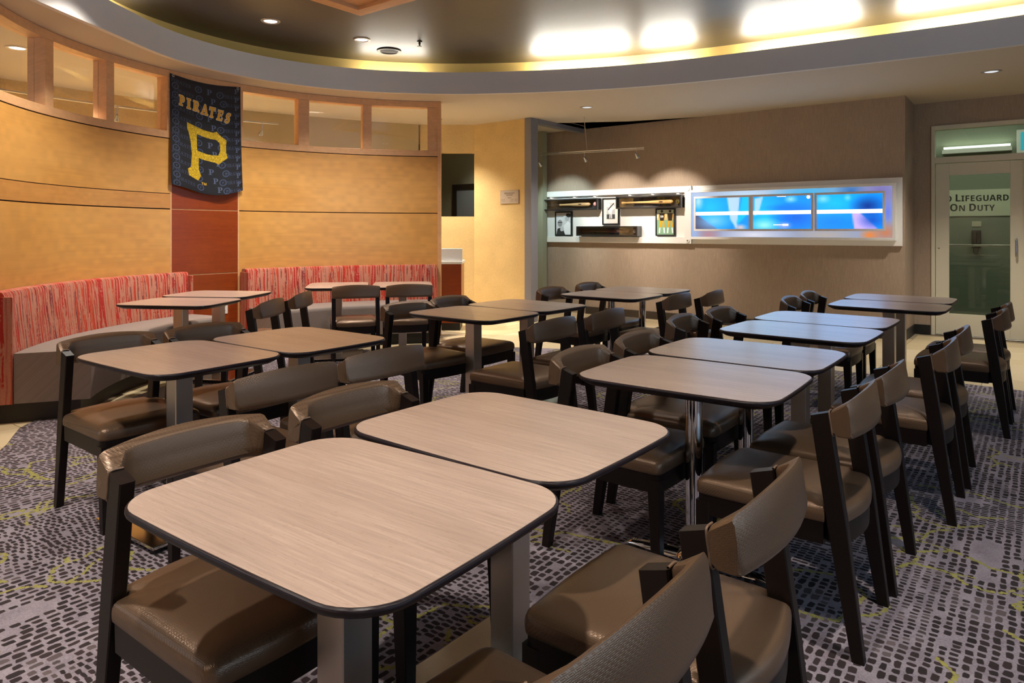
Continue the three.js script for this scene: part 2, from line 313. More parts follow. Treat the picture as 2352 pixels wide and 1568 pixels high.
// wooden coffer in the dark ceiling
{
  const t = thing('ceiling_coffer', 'square wooden coffer with stepped moulding set in the dark ceiling', 'coffer');
  const x0 = -5.12, x1 = -1.3, q0 = 0.5, q1 = 4.32;
  part('panel', span(x0 + 0.3, x1 - 0.3, CEIL - 0.012, CEIL - 0.001, q0 + 0.3, q1 - 0.3), M.maple2, t);
  for (const [k, d, h] of [[0, 0.12, 0.03], [0.12, 0.06, 0.055], [0.18, 0.14, 0.02]]) {
    const a = x0 + k, b = x1 - k, c = q0 + k, e = q1 - k, y0 = CEIL - h, y1 = CEIL - 0.001;
    part('moulding', mergeGeometries([span(a, b, y0, y1, c, c + d), span(a, b, y0, y1, e - d, e), span(a, a + d, y0, y1, c + d, e - d), span(b - d, b, y0, y1, c + d, e - d)]), M.mapleTrim, t);
  }
}

// ------------------------------------------------------------------ floor, carpet
{
  const f = setting('floor', 'cream ceramic tile floor');
  part('subfloor', span(X0, X1, -0.12, -0.006, Q0, Q1 + 0.15), M.grout, f);
}
const CARPET_EDGE = spline([[-4.25, 0.9], [-4.95, 1.42], [-5.56, 1.80], [-5.46, 2.15], [-5.75, 2.7], [-6.2, 3.5], [-6.2, 4.6], [-5.75, 5.4], [-5.2, 5.95], [-4.55, 6.32], [-3.6, 6.68], [-2.5, 6.92], [-1.4, 7.04], [-0.2, 7.08], [1.2, 6.85], [2.3, 5.9], [2.8, 4.4], [2.7, 2.4], [2.0, 0.4], [0.6, -1.0], [-1.4, -1.4], [-3.2, -0.4]], 140).slice(0, 140);
tag(part('carpet', slab(flatShape(CARPET_EDGE), 0, 0.006), M.carpet, scene), 'grey patterned carpet with dark dashes and lime crackle lines', 'carpet');
{
  const f = scene.getObjectByName('floor'), TS = 0.42, gap = 0.005, geo = triUV(new RoundedBoxGeometry(TS - gap, 0.009, TS - gap, 1, 0.002));
  const inside = (x, q) => { let c = false; for (let i = 0, j = CARPET_EDGE.length - 1; i < CARPET_EDGE.length; j = i++) { const a = CARPET_EDGE[i], b = CARPET_EDGE[j]; if ((a[1] > q) !== (b[1] > q) && x < (b[0] - a[0]) * (q - a[1]) / (b[1] - a[1]) + a[0]) c = !c; } return c; };
  const v = new THREE.Vector3(); reseed(5); let n = 0;
  for (let i = -22; i < 10; i++) for (let j = -6; j < 24; j++) {
    const x = (i + 0.5) * TS, q = (j + 0.5) * TS; if (q > Q1 - 0.1 || x < X0 + 0.2) continue;
    const k = Math.floor(rnd() * 3), h = TS / 2 + 0.02;
    if ([[h, h], [-h, h], [h, -h], [-h, -h]].every(([a, b]) => inside(x + a, q + b))) continue;
    v.set(x, 0, -q).project(camera); if (Math.abs(v.x) > 1.1 || Math.abs(v.y) > 1.08 || v.z > 1) continue;
    if (q > QB + 0.1 && x < XC) continue;
    const d = Math.hypot(x + 4.04, q - 4.08); if (d > 2.7 && d < 3.25 && x < -5.9) continue;
    const m = part('tile', geo, M.tile[k], f); m.position.set(x, -0.0045, -q); n++;
  }
}

// ------------------------------------------------------------------ outer walls
const wallSpan = (name, x0, x1, y0, y1, q0, q1, mat, label) => structMesh(name, span(x0, x1, y0, y1, q0, q1), mat, label);
wallSpan('wall_back', X0, XC, 0, 3.3, QB, QB + 0.9, M.wall, 'taupe papered display wall');
{
  const w = setting('wall_door', 'taupe papered wall with the glazed door');
  part('wall_panel', span(XC - 0.1, -1.13, 0, SOFFIT, Q1, Q1 + 0.15), M.wall, w);
  part('wall_panel', span(-1.13, -0.13, 2.65, SOFFIT, Q1, Q1 + 0.15), M.wall, w);
  part('wall_panel', span(-0.13, X1, 0, SOFFIT, Q1, Q1 + 0.15), M.wall, w);
}
structMesh('baseboard_back', rspan(-5.8, XC, 0, 0.115, QB - 0.018, QB), M.baseboard);
structMesh('baseboard_door', mergeGeometries([rspan(XC + 0.002, -1.14, 0, 0.12, Q1 - 0.015, Q1), rspan(XC, XC + 0.015, 0, 0.12, QB, Q1)]), M.black);
{
  const w = setting('wall_front', 'papered wall of the lobby side'), a = -7.7, b = -4.7, y0 = 0.75, y1 = 2.45;
  part('wall_panel', span(X0, a, 0, SOFFIT, Q0 - 0.15, Q0), M.wall, w); part('wall_panel', span(b, X1, 0, SOFFIT, Q0 - 0.15, Q0), M.wall, w);
  part('wall_panel', span(a, b, 0, y0, Q0 - 0.15, Q0), M.wall, w); part('wall_panel', span(a, b, y1, SOFFIT, Q0 - 0.15, Q0), M.wall, w);
  const win = setting('window_1', 'wide window of the lobby');
  part('pane', span(a, b, y0, y1, Q0 - 0.08, Q0 - 0.07), M.glass, win);
  for (const x of [a + 0.03, -6.2, b - 0.03]) part('mullion', span(x - 0.03, x + 0.03, y0, y1, Q0 - 0.12, Q0 - 0.04), M.darkMetal, win);
}
{
  const w = setting('wall_right', 'papered window wall'), a = -0.6, b = 5.4, y0 = 0.9, y1 = 2.8;
  part('wall_panel', span(X1, X1 + 0.15, 0, SOFFIT, Q0, a), M.wall, w); part('wall_panel', span(X1, X1 + 0.15, 0, SOFFIT, b, Q1), M.wall, w);
  part('wall_panel', span(X1, X1 + 0.15, 0, y0, a, b), M.wall, w); part('wall_panel', span(X1, X1 + 0.15, y1, SOFFIT, a, b), M.wall, w);
  const win = setting('window_2', 'wide window in the right-hand wall');
  part('pane', span(X1 + 0.06, X1 + 0.07, y0, y1, a, b), M.glass, win);
  for (const q of [a + 0.03, 1.4, 3.4, b - 0.03]) part('mullion', span(X1 + 0.03, X1 + 0.1, y0, y1, q - 0.03, q + 0.03), M.darkMetal, win);
}
wallSpan('wall_far', X0 - 0.15, X0, 0, SOFFIT, Q0, Q1, M.yellow, 'outer wall behind the hallway');

// ------------------------------------------------------------------ curved wooden wall
const CX = -4.04, CQ = 4.08, CR = 3.047, A_END = 131.5, A_P0 = 176.9, A_P1 = 191.6, A_LEFT = 256;   // degrees, increasing towards the left end
{
  const w = setting('wall_curved', 'curved maple and cherry panelled wall with a row of small windows');
  const SILL = 2.257, MID = 1.542, g = 0.011, T = 0.14, back = CR + T, dg = g / CR * 180 / Math.PI / 2;
  part('core', arcBlock(CX, CQ, CR + 0.012, back, A_END + 0.1, A_LEFT, 0, SILL), M.groove, w);
  const panel = (a0, a1, y0, y1, m, name) => part(name, arcBlock(CX, CQ, CR, CR + 0.011, a0 + dg, a1 - dg, y0 + g / 2, y1 - g / 2, 0.0015), m, w);
  const rows = [[0, MID], [MID, SILL]];
  panel(A_END, A_P0, ...rows[0], M.maple, 'maple_panel'); panel(A_END, A_P0, ...rows[1], M.maple, 'maple_panel');
  panel(A_P1, A_LEFT, ...rows[0], M.maple, 'maple_panel'); panel(A_P1, A_LEFT, MID, 1.70, M.maple2, 'maple_panel'); panel(A_P1, A_LEFT, 1.696, SILL, M.maple, 'maple_panel');
  panel(A_P0, A_P1, 0, 0.86, M.cherry, 'cherry_panel'); panel(A_P0, A_P1, 0.86, MID, M.cherry, 'cherry_panel'); panel(A_P0, A_P1, MID, SILL, M.cherry, 'cherry_panel');
  part('pillar_core', arcBlock(CX, CQ, CR + 0.004, CR + 0.0119, A_P0, A_P1, 0, SILL), M.mapleTrim, w);
  for (const a of [A_P0, A_P1]) part('pillar_edge', arcBlock(CX, CQ, CR - 0.001, CR + 0.011, a - 0.16, a + 0.16, 0, SILL, 0.0015), M.mapleTrim, w);
  part('end_post', arcBlock(CX, CQ, CR - 0.012, back + 0.01, A_END - 0.7, A_END + 0.1, 0, SOFFIT, 0.003), M.mapleTrim, w);
  // window band: rails, posts, panes
  part('sill_rail', arcBlock(CX, CQ, CR - 0.004, back, A_END + 0.1, A_LEFT, SILL + 0.004, SILL + 0.075, 0.003), M.mapleTrim, w);
  part('top_rail', arcBlock(CX, CQ, CR - 0.004, back, A_END + 0.1, A_LEFT, SOFFIT - 0.075, SOFFIT - 0.001, 0.003), M.mapleTrim, w);
  const gaps = [[134.0, 147.0], [149.0, 161.2], [163.6, 175.9], [192.5, 204.0], [205.7, 217.7], [219.6, 231.8], [233.6, 246.5]];
  const edges = [A_END + 0.1, ...gaps.flat(), A_LEFT];
  for (let k = 0; k < edges.length; k += 2) part('window_post', arcBlock(CX, CQ, CR - 0.002, back, edges[k], edges[k + 1], SILL + 0.075, SOFFIT - 0.075, 0.003), M.mapleTrim, w);
  for (const [a, b] of gaps) part('glass_pane', arcBlock(CX, CQ, CR + 0.085, CR + 0.09, a, b, SILL + 0.075, SOFFIT - 0.075), M.glass, w);
}

// ------------------------------------------------------------------ hallway behind the curved wall
function uprightStrip(pts, y0, y1, t, mat, name, label) {               // a wall that follows points in x, q
  const rings = pts.map((p, i) => { const a = pts[Math.max(0, i - 1)], b = pts[Math.min(pts.length - 1, i + 1)], dx = b[0] - a[0], dq = b[1] - a[1], l = Math.hypot(dx, dq), nx = -dq / l * t, nq = dx / l * t; return [[p[0], y0, -p[1]], [p[0], y1, -p[1]], [p[0] + nx, y1, -(p[1] + nq)], [p[0] + nx, y0, -(p[1] + nq)]]; });
  return structMesh(name, loft(rings, { crease: 0.5 }), mat, label);
}
const hall = spline([[-8.3, 0.2], [-8.72, 1.6], [-8.85, 3.0], [-8.75, 4.4], [-8.4, 5.8], [-7.95, 6.9]], 40, false);
uprightStrip(hall.slice(0, 26), 0, SOFFIT, 0.12, M.yellow, 'wall_hall_yellow', 'cream yellow hallway wall seen through the small windows');
uprightStrip(hall.slice(25).concat([[-7.6, 7.55]]), 0, SOFFIT, 0.12, M.hallTan, 'wall_hall_tan', 'tan hallway wall seen through the small windows');
const seg = (a, b, y0, y1, t, mat, name, label) => uprightStrip([a, b], y0, y1, t, mat, name, label);
seg([-7.6, 7.58], [-6.94, 8.09], 0, 1.54, 0.12, M.yellow, 'wall_opening_lower', 'yellow wall below the square opening');
seg([-7.6, 7.58], [-6.94, 8.09], 2.52, SOFFIT, 0.12, M.yellow, 'wall_opening_upper', 'yellow wall above the square opening');
wallSpan('wall_yellow', -6.94, -5.95, 0, SOFFIT, 8.09, 8.21, M.yellow, 'yellow plastered wall with the notice plate');
wallSpan('wall_service', X0, -6.5, 0, SOFFIT, 9.3, 9.42, M.oliveWall, 'olive wall beyond the square opening');
{
  const d = setting('door_2', 'grey door seen through the square opening');
  part('leaf', rspan(-8.35, -7.35, 0, 2.05, 9.25, 9.29), M.blueDoor, d);
  part('frame', mergeGeometries([span(-8.45, -8.35, 0, 2.15, 9.24, 9.3), span(-7.35, -7.25, 0, 2.15, 9.24, 9.3), span(-8.35, -7.35, 2.05, 2.15, 9.24, 9.3)]), M.darkMetal, d);
}
structMesh('trim_4', rspan(-5.95, -5.83, 0, SOFFIT - 0.002, 8.05, 8.22, 0.006), M.greyTrim, 'grey painted post at the end of the yellow wall');
structMesh('trim_5', rspan(-5.95, -5.83, 2.885, 3.0, 8.22, QB - 0.002, 0.006), M.greyTrim, 'grey painted beam running from the post to the display wall');

// ------------------------------------------------------------------ benches along the curved wall
function bench(label, a0, a1) {                                         // a0 < a1, a1 is the end nearer the left
  const t = thing('bench', label, 'bench', 'curved benches under the wooden wall'), R1 = CR - 0.015;
  const n = Math.ceil((a1 - a0) / 2), rings = [];
  const prof = [[R1 - 0.01, 0.40], [R1, 0.87], [R1 - 0.012, 0.893], [R1 - 0.03, 0.90], [R1 - 0.085, 0.90], [R1 - 0.103, 0.893], [R1 - 0.115, 0.87], [R1 - 0.135, 0.66], [R1 - 0.165, 0.40]];
  const at = (a, r, y) => [CX + Math.cos(a) * r, y, -(CQ + Math.sin(a) * r)];
  for (let i = 0; i <= n; i++) { const a = (a0 + (a1 - a0) * i / n) * Math.PI / 180; rings.push(prof.map(([r, y]) => at(a, r, y))); }
  part('backrest', loft(rings, { crease: 0.7, uv: (i, j, p) => [(a0 + (a1 - a0) * i / n) * Math.PI / 180 * 2.9 + (j < 0 ? 0 : 0), p[1] + (Math.hypot(p[0] - CX, -p[2] - CQ) - 2.9)] }), M.stripe, t);
  // the striped end panels that run down to the plinth
  const endPanel = (a, d) => part('end_panel', arcBlock(CX, CQ, R1 - 0.165, R1 - 0.005, a, a + d, 0.13, 0.865, 0.004), M.stripe, t);
  endPanel(a0 - 0.3, 0.5); endPanel(a1 - 0.2, 0.5);
  const sp = [[R1 - 0.17, 0.13], [R1 - 0.17, 0.475], [R1 - 0.60, 0.478], [R1 - 0.625, 0.472], [R1 - 0.638, 0.458], [R1 - 0.64, 0.43], [R1 - 0.63, 0.13]], r2 = [];
  for (let i = 0; i <= n; i++) { const a = (a0 + (a1 - a0) * i / n) * Math.PI / 180; r2.push(sp.map(([r, y]) => at(a, r, y))); }
  part('seat', loft(r2, { crease: 0.7, uv: (i, j, p) => [(a0 + (a1 - a0) * i / n) * Math.PI / 180 * 2.6, p[1] + Math.hypot(p[0] - CX, -p[2] - CQ)] }), M.seatFabric, t);
  part('plinth', arcBlock(CX, CQ, R1 - 0.57, R1 - 0.005, a0 + 0.1, a1 - 0.1, 0.0, 0.13), M.black, t);
  return t;
}
bench('curved bench with red striped back and grey seat, left of cherry pillar', 189.6, 236.6);
bench('curved bench with red striped back and grey seat, beside the cherry cabinet', A_END + 0.4, 176.4);

// outlets on the cherry pillar
for (const [a, label] of [[180.0, 'white wall outlet on cherry panel between the benches'], [188.0, 'white wall outlet on cherry panel at end of left bench']]) {
  const t = thing('wall_outlet', label, 'outlet'), r = a * Math.PI / 180;
  t.position.set(CX + Math.cos(r) * (CR - 0.004), 0.475, -(CQ + Math.sin(r) * (CR - 0.004))); t.rotation.y = r - Math.PI / 2 + Math.PI;
  t.lookAt(CX, 0.475, -CQ);
  part('plate', new RoundedBoxGeometry(0.075, 0.118, 0.008, 2, 0.003), M.whitePaint, t);
  for (const y of [-0.025, 0.025]) { const s = part('socket', triUV(new THREE.BoxGeometry(0.034, 0.03, 0.003)), M.whiteGloss, t); s.position.set(0, y, 0.0045); for (const x of [-0.007, 0.007]) { const h = part('slot', triUV(new THREE.BoxGeometry(0.003, 0.01, 0.001)), M.black, s); h.position.set(x, 0.003, 0.002); } }
}

// ------------------------------------------------------------------ sports banner on the pillar
const bigP = [[245, 605], [340, 625], [455, 650], [560, 665], [600, 650], [645, 705], [715, 765], [706, 850], [705, 930], [722, 1000], [650, 1045], [612, 1080], [565, 1055], [385, 1028], [385, 1180], [412, 1255], [372, 1325], [258, 1295], [242, 1215], [285, 1175], [300, 1000], [285, 830], [262, 720], [248, 690]];
const bigHole = [[365, 722], [520, 752], [590, 757], [632, 800], [635, 900], [610, 962], [500, 960], [368, 935]];
const bannerTex = canvasTexture(1024, 1536, (g, w, h) => {
  // drawn in the units of a 850 x 1440 cloth
  const grd = '#070b17'; g.fillStyle = grd; g.fillRect(0, 0, w, h);
  g.scale(w / 850, h / 1440); reseed(404);
  const roundel = (x, y, r) => { g.strokeStyle = '#3a4866'; g.lineWidth = r * 0.34; g.beginPath(); g.ellipse(x, y, r, r, 0, 0, 7); g.stroke(); g.fillStyle = '#445272'; g.font = `bold ${r * 1.0 | 0}px serif`; g.textAlign = 'center'; g.textBaseline = 'middle'; g.fillText('P', x, y + 2); };
  const letter = (x, y, s) => { g.fillStyle = '#4d5a78'; g.font = `bold ${s}px serif`; g.textAlign = 'center'; g.textBaseline = 'middle'; g.fillText('P', x, y); };
  const word = (x, y, ww, s) => { g.save(); g.translate(x, y); g.rotate(0.10); g.fillStyle = '#323e58'; g.font = `bold ${s}px serif`; g.textAlign = 'center'; g.textBaseline = 'middle'; g.scale(ww / (s * 4.0), 1); g.fillText('PIRATES', 0, 0); g.restore(); };
  for (let r = 0; r < 13; r++) {
    const y = 40 + r * 115, sh = (r % 2) * 60;
    word(130 + sh * 0.6, y + 40, 220, 62); roundel(60, y + 100, 36); roundel(340 + sh * 0.2, y + 60, 36); letter(470 + (r % 3) * 45, y + 70, 100); roundel(600 + sh * 0.7, y + 90, 38); word(740, y + 108, 200, 62); letter(800, y + 30, 90);
  }
  // word along an arc
  const txt = 'PIRATES', xs = [138, 222, 310, 415, 500, 597, 690], ys = [308, 320, 325, 345, 365, 395, 430], rot = [0.02, 0.02, 0.06, 0.10, 0.14, 0.2, 0.28];
  for (let k = 0; k < 7; k++) {
    g.save(); g.translate(xs[k], ys[k]); g.rotate(rot[k]); g.font = 'bold 178px serif'; g.textAlign = 'center'; g.textBaseline = 'middle'; g.scale(k === 1 ? 0.72 : 0.60, 1.0);
    g.lineJoin = 'miter'; g.strokeStyle = '#f2ecda'; g.lineWidth = 19; g.strokeText(txt[k], 0, 0); g.strokeStyle = '#dca41c'; g.lineWidth = 10; g.strokeText(txt[k], 0, 0); g.fillStyle = '#dca41c'; g.fillText(txt[k], 0, 0); g.restore();
  }
  g.translate(-50, -40);
  g.fillStyle = '#c6a400'; g.beginPath(); bigP.forEach(([x, y], i) => i ? g.lineTo(x, y) : g.moveTo(x, y)); g.closePath();
  bigHole.forEach(([x, y], i) => i ? g.lineTo(x, y) : g.moveTo(x, y)); g.closePath(); g.fill('evenodd');
  g.save(); g.clip('evenodd');
  for (let k = 0; k < 5200; k++) { const x = 230 + rnd() * 510, y = 590 + rnd() * 750, v = rnd(); g.fillStyle = v < 0.5 ? 'rgba(120,92,0,0.55)' : v < 0.9 ? 'rgba(214,178,30,0.7)' : 'rgba(250,232,110,0.95)'; g.fillRect(x, y, 5 + rnd() * 4, 4 + rnd() * 4); }
  g.restore();
  g.fillStyle = '#d8b020'; g.font = 'bold 44px sans-serif'; g.textAlign = 'center'; g.fillText('TM', 445, 1350);
});
{
  const t = thing('team_banner', 'navy cloth sports banner with gold P and PIRATES lettering', 'banner');
  const a0 = 192.0, a1 = 176.6, n = 26, m = 34, rings = [];
  const top = (s) => SOFFIT - 0.035 - 0.03 * Math.sin(s * Math.PI), H0 = 1.155;
  const fold = (s, v) => 0.016 + 0.02 * v * v + 0.012 * Math.sin(s * 9 + 0.6) * v + 0.022 * Math.sin(s * Math.PI) * v * (0.5 + 0.5 * v);
  const pos = [], uv = [], idx = [], N = (n + 1) * (m + 1);
  for (const layer of [0, 1]) for (let i = 0; i <= n; i++) for (let j = 0; j <= m; j++) {
    const s = i / n, v = j / m, a = (a0 + (a1 - a0) * s + (s > 0.5 ? -1 : 0.15) * 0.35 * v * v) * Math.PI / 180, r = CR - fold(s, v) + layer * 0.003;
    pos.push(CX + Math.cos(a) * r, top(s) - v * (H0 - 0.03 * Math.cos(s * 5)), -(CQ + Math.sin(a) * r)); uv.push(s, 1 - v);
  }
  const k = (l, i, j) => l * N + i * (m + 1) + j;
  for (let i = 0; i < n; i++) for (let j = 0; j < m; j++) { idx.push(k(0, i, j), k(0, i, j + 1), k(0, i + 1, j + 1), k(0, i, j), k(0, i + 1, j + 1), k(0, i + 1, j)); idx.push(k(1, i, j), k(1, i + 1, j + 1), k(1, i, j + 1), k(1, i, j), k(1, i + 1, j), k(1, i + 1, j + 1)); }
  for (let j = 0; j < m; j++) for (const i of [0, n]) { const A = k(0, i, j), B = k(0, i, j + 1), C = k(1, i, j + 1), D = k(1, i, j); idx.push(...(i ? [A, B, C, A, C, D] : [A, C, B, A, D, C])); }
  for (let i = 0; i < n; i++) for (const j of [0, m]) { const A = k(0, i, j), B = k(0, i + 1, j), C = k(1, i + 1, j), D = k(1, i, j); idx.push(...(j ? [A, C, B, A, D, C] : [A, B, C, A, C, D])); }
  const g = new THREE.BufferGeometry(); g.setAttribute('position', new THREE.Float32BufferAttribute(pos, 3)); g.setAttribute('uv', new THREE.Float32BufferAttribute(uv, 2)); g.setIndex(idx); g.computeVertexNormals();
  part('cloth', g, std({ map: bannerTex, roughness: 0.62, side: THREE.DoubleSide }), t);
  for (const a of [191.4, 177.2]) { const r = a * Math.PI / 180, c = part('grommet', new THREE.TorusGeometry(0.011, 0.004, 6, 14), M.satin, t); c.position.set(CX + Math.cos(r) * (CR - 0.02), SOFFIT - 0.055, -(CQ + Math.sin(r) * (CR - 0.02))); c.lookAt(CX, SOFFIT - 0.055, -CQ); }
}

// ------------------------------------------------------------------ tables
const TA = 0.395, TB = 0.312;
function tableOutline(inset) {
  const pts = [], r = 0.104, w = 0.009, A = TA - w, B = TB - w;
  const corner = [[1, 1, 0], [-1, 1, 90], [-1, -1, 180], [1, -1, 270]];
  corner.forEach(([sx, sy, t0], c) => {
    for (let k = 0; k <= 8; k++) { const t = (t0 + 90 * k / 8) * Math.PI / 180; pts.push([(A - r) * sx + r * Math.cos(t), (B - r) * sy + r * Math.sin(t)]); }
    const [nx, ny] = corner[(c + 1) % 4], a = pts[pts.length - 1], t1 = (corner[(c + 1) % 4][2]) * Math.PI / 180, b = [(A - r) * nx + r * Math.cos(t1), (B - r) * ny + r * Math.sin(t1)];
    for (let k = 1; k < 8; k++) pts.push([a[0] + (b[0] - a[0]) * k / 8, a[1] + (b[1] - a[1]) * k / 8]);
  });
  return pts.map(([x, y]) => { const bx = x + w * (x / A) * (1 - (y / B) ** 2), by = y + w * (y / B) * (1 - (x / A) ** 2), l = Math.hypot(bx, by); return [bx * (1 - inset / (Math.abs(bx / l) > Math.abs(by / l) ? Math.abs(bx) : Math.max(Math.abs(by), 0.2))), by * (1 - inset / (Math.abs(bx / l) > Math.abs(by / l) ? Math.max(Math.abs(bx), 0.2) : Math.abs(by)))]; });
}
const insetRing = (d, y) => offset(tableOutline(0), -d).map(([x, z]) => [x, y, z]);
const G_top = loft([insetRing(0.006, 0.7465), insetRing(0.006, 0.7503)], { crease: 0.3 });
const G_edge = loft([insetRing(0.036, 0.718), insetRing(0.007, 0.7325), insetRing(0.0018, 0.7355), insetRing(0, 0.739), insetRing(0, 0.745), insetRing(0.0015, 0.7475), insetRing(0.0045, 0.7493), insetRing(0.007, 0.7488)], { crease: 0.9 });
const G_column = loft([octagon(0, 0.03, 0, 0.082, 0.082, 0.003), octagon(0, 0.712, 0, 0.082, 0.082, 0.003)], { crease: 0.3 });
const G_plate = (() => { const g = new RoundedBoxGeometry(0.50, 0.014, 0.50, 2, 0.004); g.translate(0, 0.027, 0); return triUV(g); })();
const G_glide = cyl(0.022, 0.024, 0.018, 0, 0.0135, 0, 14);
const G_mount = (() => { const g = new THREE.BoxGeometry(0.32, 0.01, 0.24); g.translate(0, 0.711, 0); return triUV(g); })();
const G_post = cyl(0.033, 0.033, 0.68, 0, 0.372, 0, 32);
const G_hub = new THREE.LatheGeometry([[0, 0.03], [0.07, 0.032], [0.07, 0.045], [0.055, 0.06], [0.042, 0.07], [0.036, 0.09], [0.033, 0.095]].map(([a, b]) => new THREE.Vector2(a, b)), 32);
const G_arm = (() => { const R = []; for (let k = 0; k <= 10; k++) { const t = k / 10, x = 0.04 + t * 0.25, w = 0.075 - 0.035 * t, y1 = 0.062 - 0.022 * t - (t > 0.9 ? (t - 0.9) * 0.12 : 0), y0 = 0.028; const r = []; for (let j = 0; j <= 10; j++) { const a = Math.PI * j / 10; r.push([x, y0 + Math.sin(a) * (y1 - y0), Math.cos(a) * w / 2]); } R.push(r); } return loft(R, { crease: 0.8 }); })();
function makeTable(kind) {
  const t = new THREE.Group();
  const top = part('tabletop', G_top, M.laminate, t, 'wood-look laminate surface'); part('edge_band', G_edge, M.edge, top, 'dark bevelled edge');
  part('mounting_plate', G_mount, M.black, t);
  if (kind === 'steel') {
    part('column', G_column, M.steel, t, 'square brushed steel column'); const b = part('base_plate', G_plate, M.polished, t, 'polished square base plate');
    for (const [x, z] of [[1, 1], [1, -1], [-1, 1], [-1, -1]]) { const g = part('glide', G_glide, M.rubber, b); g.position.set(x * 0.22, -0.0005, z * 0.22); }
  } else {
    part('column', G_post, M.chrome, t, 'round chrome column'); const b = part('base_hub', G_hub, M.chrome, t);
    for (let k = 0; k < 4; k++) { const a = part('foot_arm', G_arm, M.chrome, t); a.rotation.y = k * Math.PI / 2; const g = part('glide', G_glide, M.rubber, a); g.position.set(0.26, -0.0005 + 0.006, 0); }
  }
  return t;
}
const protoTable = { steel: makeTable('steel'), chrome: makeTable('chrome') };
function placeTable(kind, x, q, turn, label, dy = 0) {
  const t = protoTable[kind].clone(); t.name = numbered('dining_table'); scene.add(t); t.position.set(x, 0.006, -q); t.rotation.y = turn * Math.PI / 180; if (dy) t.scale.y = 1 + dy;
  return tag(t, label, 'table', 'two-seat tables pushed together in pairs');
}

// ------------------------------------------------------------------ chairs (facing +z, origin on the floor below the seat)
const seatLine = (() => {
  const p = [], bow = (a, b, n, f) => { for (let k = 0; k < n; k++) { const t = k / n; p.push([a[0] + (b[0] - a[0]) * t, a[1] + (b[1] - a[1]) * t + (f ? f(t) : 0)]); } };
  bow([-0.196, 0.218], [0.196, 0.218], 14, (t) => 0.008 * Math.sin(t * Math.PI));
  for (let k = 0; k < 6; k++) { const a = Math.PI / 2 * (1 - k / 6); p.push([0.196 + 0.03 * Math.cos(a), 0.188 + 0.03 * Math.sin(a)]); }
  bow([0.226, 0.188], [0.222, -0.205], 12); bow([0.222, -0.205], [0.184, -0.209], 3); bow([0.184, -0.209], [0.182, -0.262], 4);
  bow([0.182, -0.262], [-0.182, -0.262], 16, (t) => -0.03 * Math.sin(t * Math.PI));
  bow([-0.182, -0.262], [-0.184, -0.209], 4); bow([-0.184, -0.209], [-0.222, -0.205], 3); bow([-0.222, -0.205], [-0.226, 0.188], 12);
  for (let k = 0; k < 6; k++) { const a = Math.PI / 2 * (k / 6); p.push([-0.196 - 0.03 * Math.cos(a), 0.188 + 0.03 * Math.sin(a)]); }
  return p;
})();
const G_seat = loft([[0.975, 0.402], [0.996, 0.406], [1, 0.414], [1.002, 0.426], [0.996, 0.438], [0.982, 0.447], [0.955, 0.454], [0.90, 0.461], [0.78, 0.467], [0.55, 0.472], [0.3, 0.475], [0.04, 0.476]].map(([s, y]) => ringScale(seatLine, 0, -0.02, s, y)), { crease: 1.0, uv: (i, j, p) => [p[0], p[2] + p[1]] });
const G_apron = loft([ringScale(seatLine, 0, -0.02, 0.975, 0.334), ringScale(seatLine, 0, -0.02, 0.98, 0.403)], { crease: 0.5 });
const frontLeg = (s) => loft([octagon(s * 0.2, 0, 0.200, 0.033, 0.033, 0.002), octagon(s * 0.1985, 0.38, 0.190, 0.05, 0.05, 0.003)], { crease: 0.3 });
const lean = (y) => -0.300 + 0.11 * y / 0.75;
const rearPost = (s) => loft([octagon(s * 0.205, 0, lean(0), 0.033, 0.036, 0.002), octagon(s * 0.205, 0.40, lean(0.40), 0.036, 0.058, 0.003), octagon(s * 0.205, (b) => 0.742 - b * 0.32, lean(0.745), 0.036, 0.056, 0.003)], { crease: 0.3 });
const G_pad = (() => {
  const R = [], xs = [], W = 0.2235;
  for (const x of [0, 0.003, 0.012, 0.024, 0.034, 0.044, 0.058, 0.08, 0.11, 0.15, 0.19]) xs.push(-W + x);
  for (const x of [-0.0]) xs.push(x);
  const all = xs.concat(xs.slice(0, -1).map((x) => -x).reverse());
  for (const x of all) {
    const e = Math.min(1, Math.max(0, (W - Math.abs(x) - 0.022) / 0.045)), k = e * e * (3 - 2 * e);       // 0 at the ends, 1 between them
    const soft = 0.006 * Math.max(0, 1 - (W - Math.abs(x)) / 0.008);                                   // rounded ends
    const zr = -0.277 - 0.030 * (1 - (x / W) ** 2), zTop = -0.219 + k * (-0.256 - 0.020 * (1 - (x / W) ** 2) + 0.219), zBot = -0.219 + k * (-0.243 - 0.010 * (1 - (x / W) ** 2) + 0.219);
    const tilt = (y) => (y - 0.75) * 0.147, Z = (z, y) => z + tilt(y), yt = (z) => 0.752 + (-0.219 - z) * 0.62 - soft, yb = 0.676 + soft;
    const pt = (z, y) => [x, y, Z(z, y)];
    R.push([pt(zr + soft, yb + 0.012), pt(zr + soft * 0.5, 0.70), pt(zr, 0.74), pt(zr, yt(zr) - 0.010), pt(zr + 0.004, yt(zr) - 0.002), pt(zr + 0.011, yt(zr + 0.011)), pt(zTop - 0.006, yt(zTop - 0.006)), pt(zTop, yt(zTop) - 0.005), pt(zTop + (zBot - zTop) * 0.18, 0.745), pt(zTop + (zBot - zTop) * 0.45, 0.728), pt(zTop + (zBot - zTop) * 0.75, 0.708), pt(zBot, 0.69), pt(zBot - 0.004, yb + 0.008), pt(zBot - 0.012, yb), pt(zr + 0.012, yb), pt(zr + 0.004, yb + 0.004)]);
  }
  return loft(R, { crease: 0.75, uv: (i, j, p) => [p[0] + Math.abs(p[2]) * 0.7, p[1] + p[2] * 0.5] });
})();
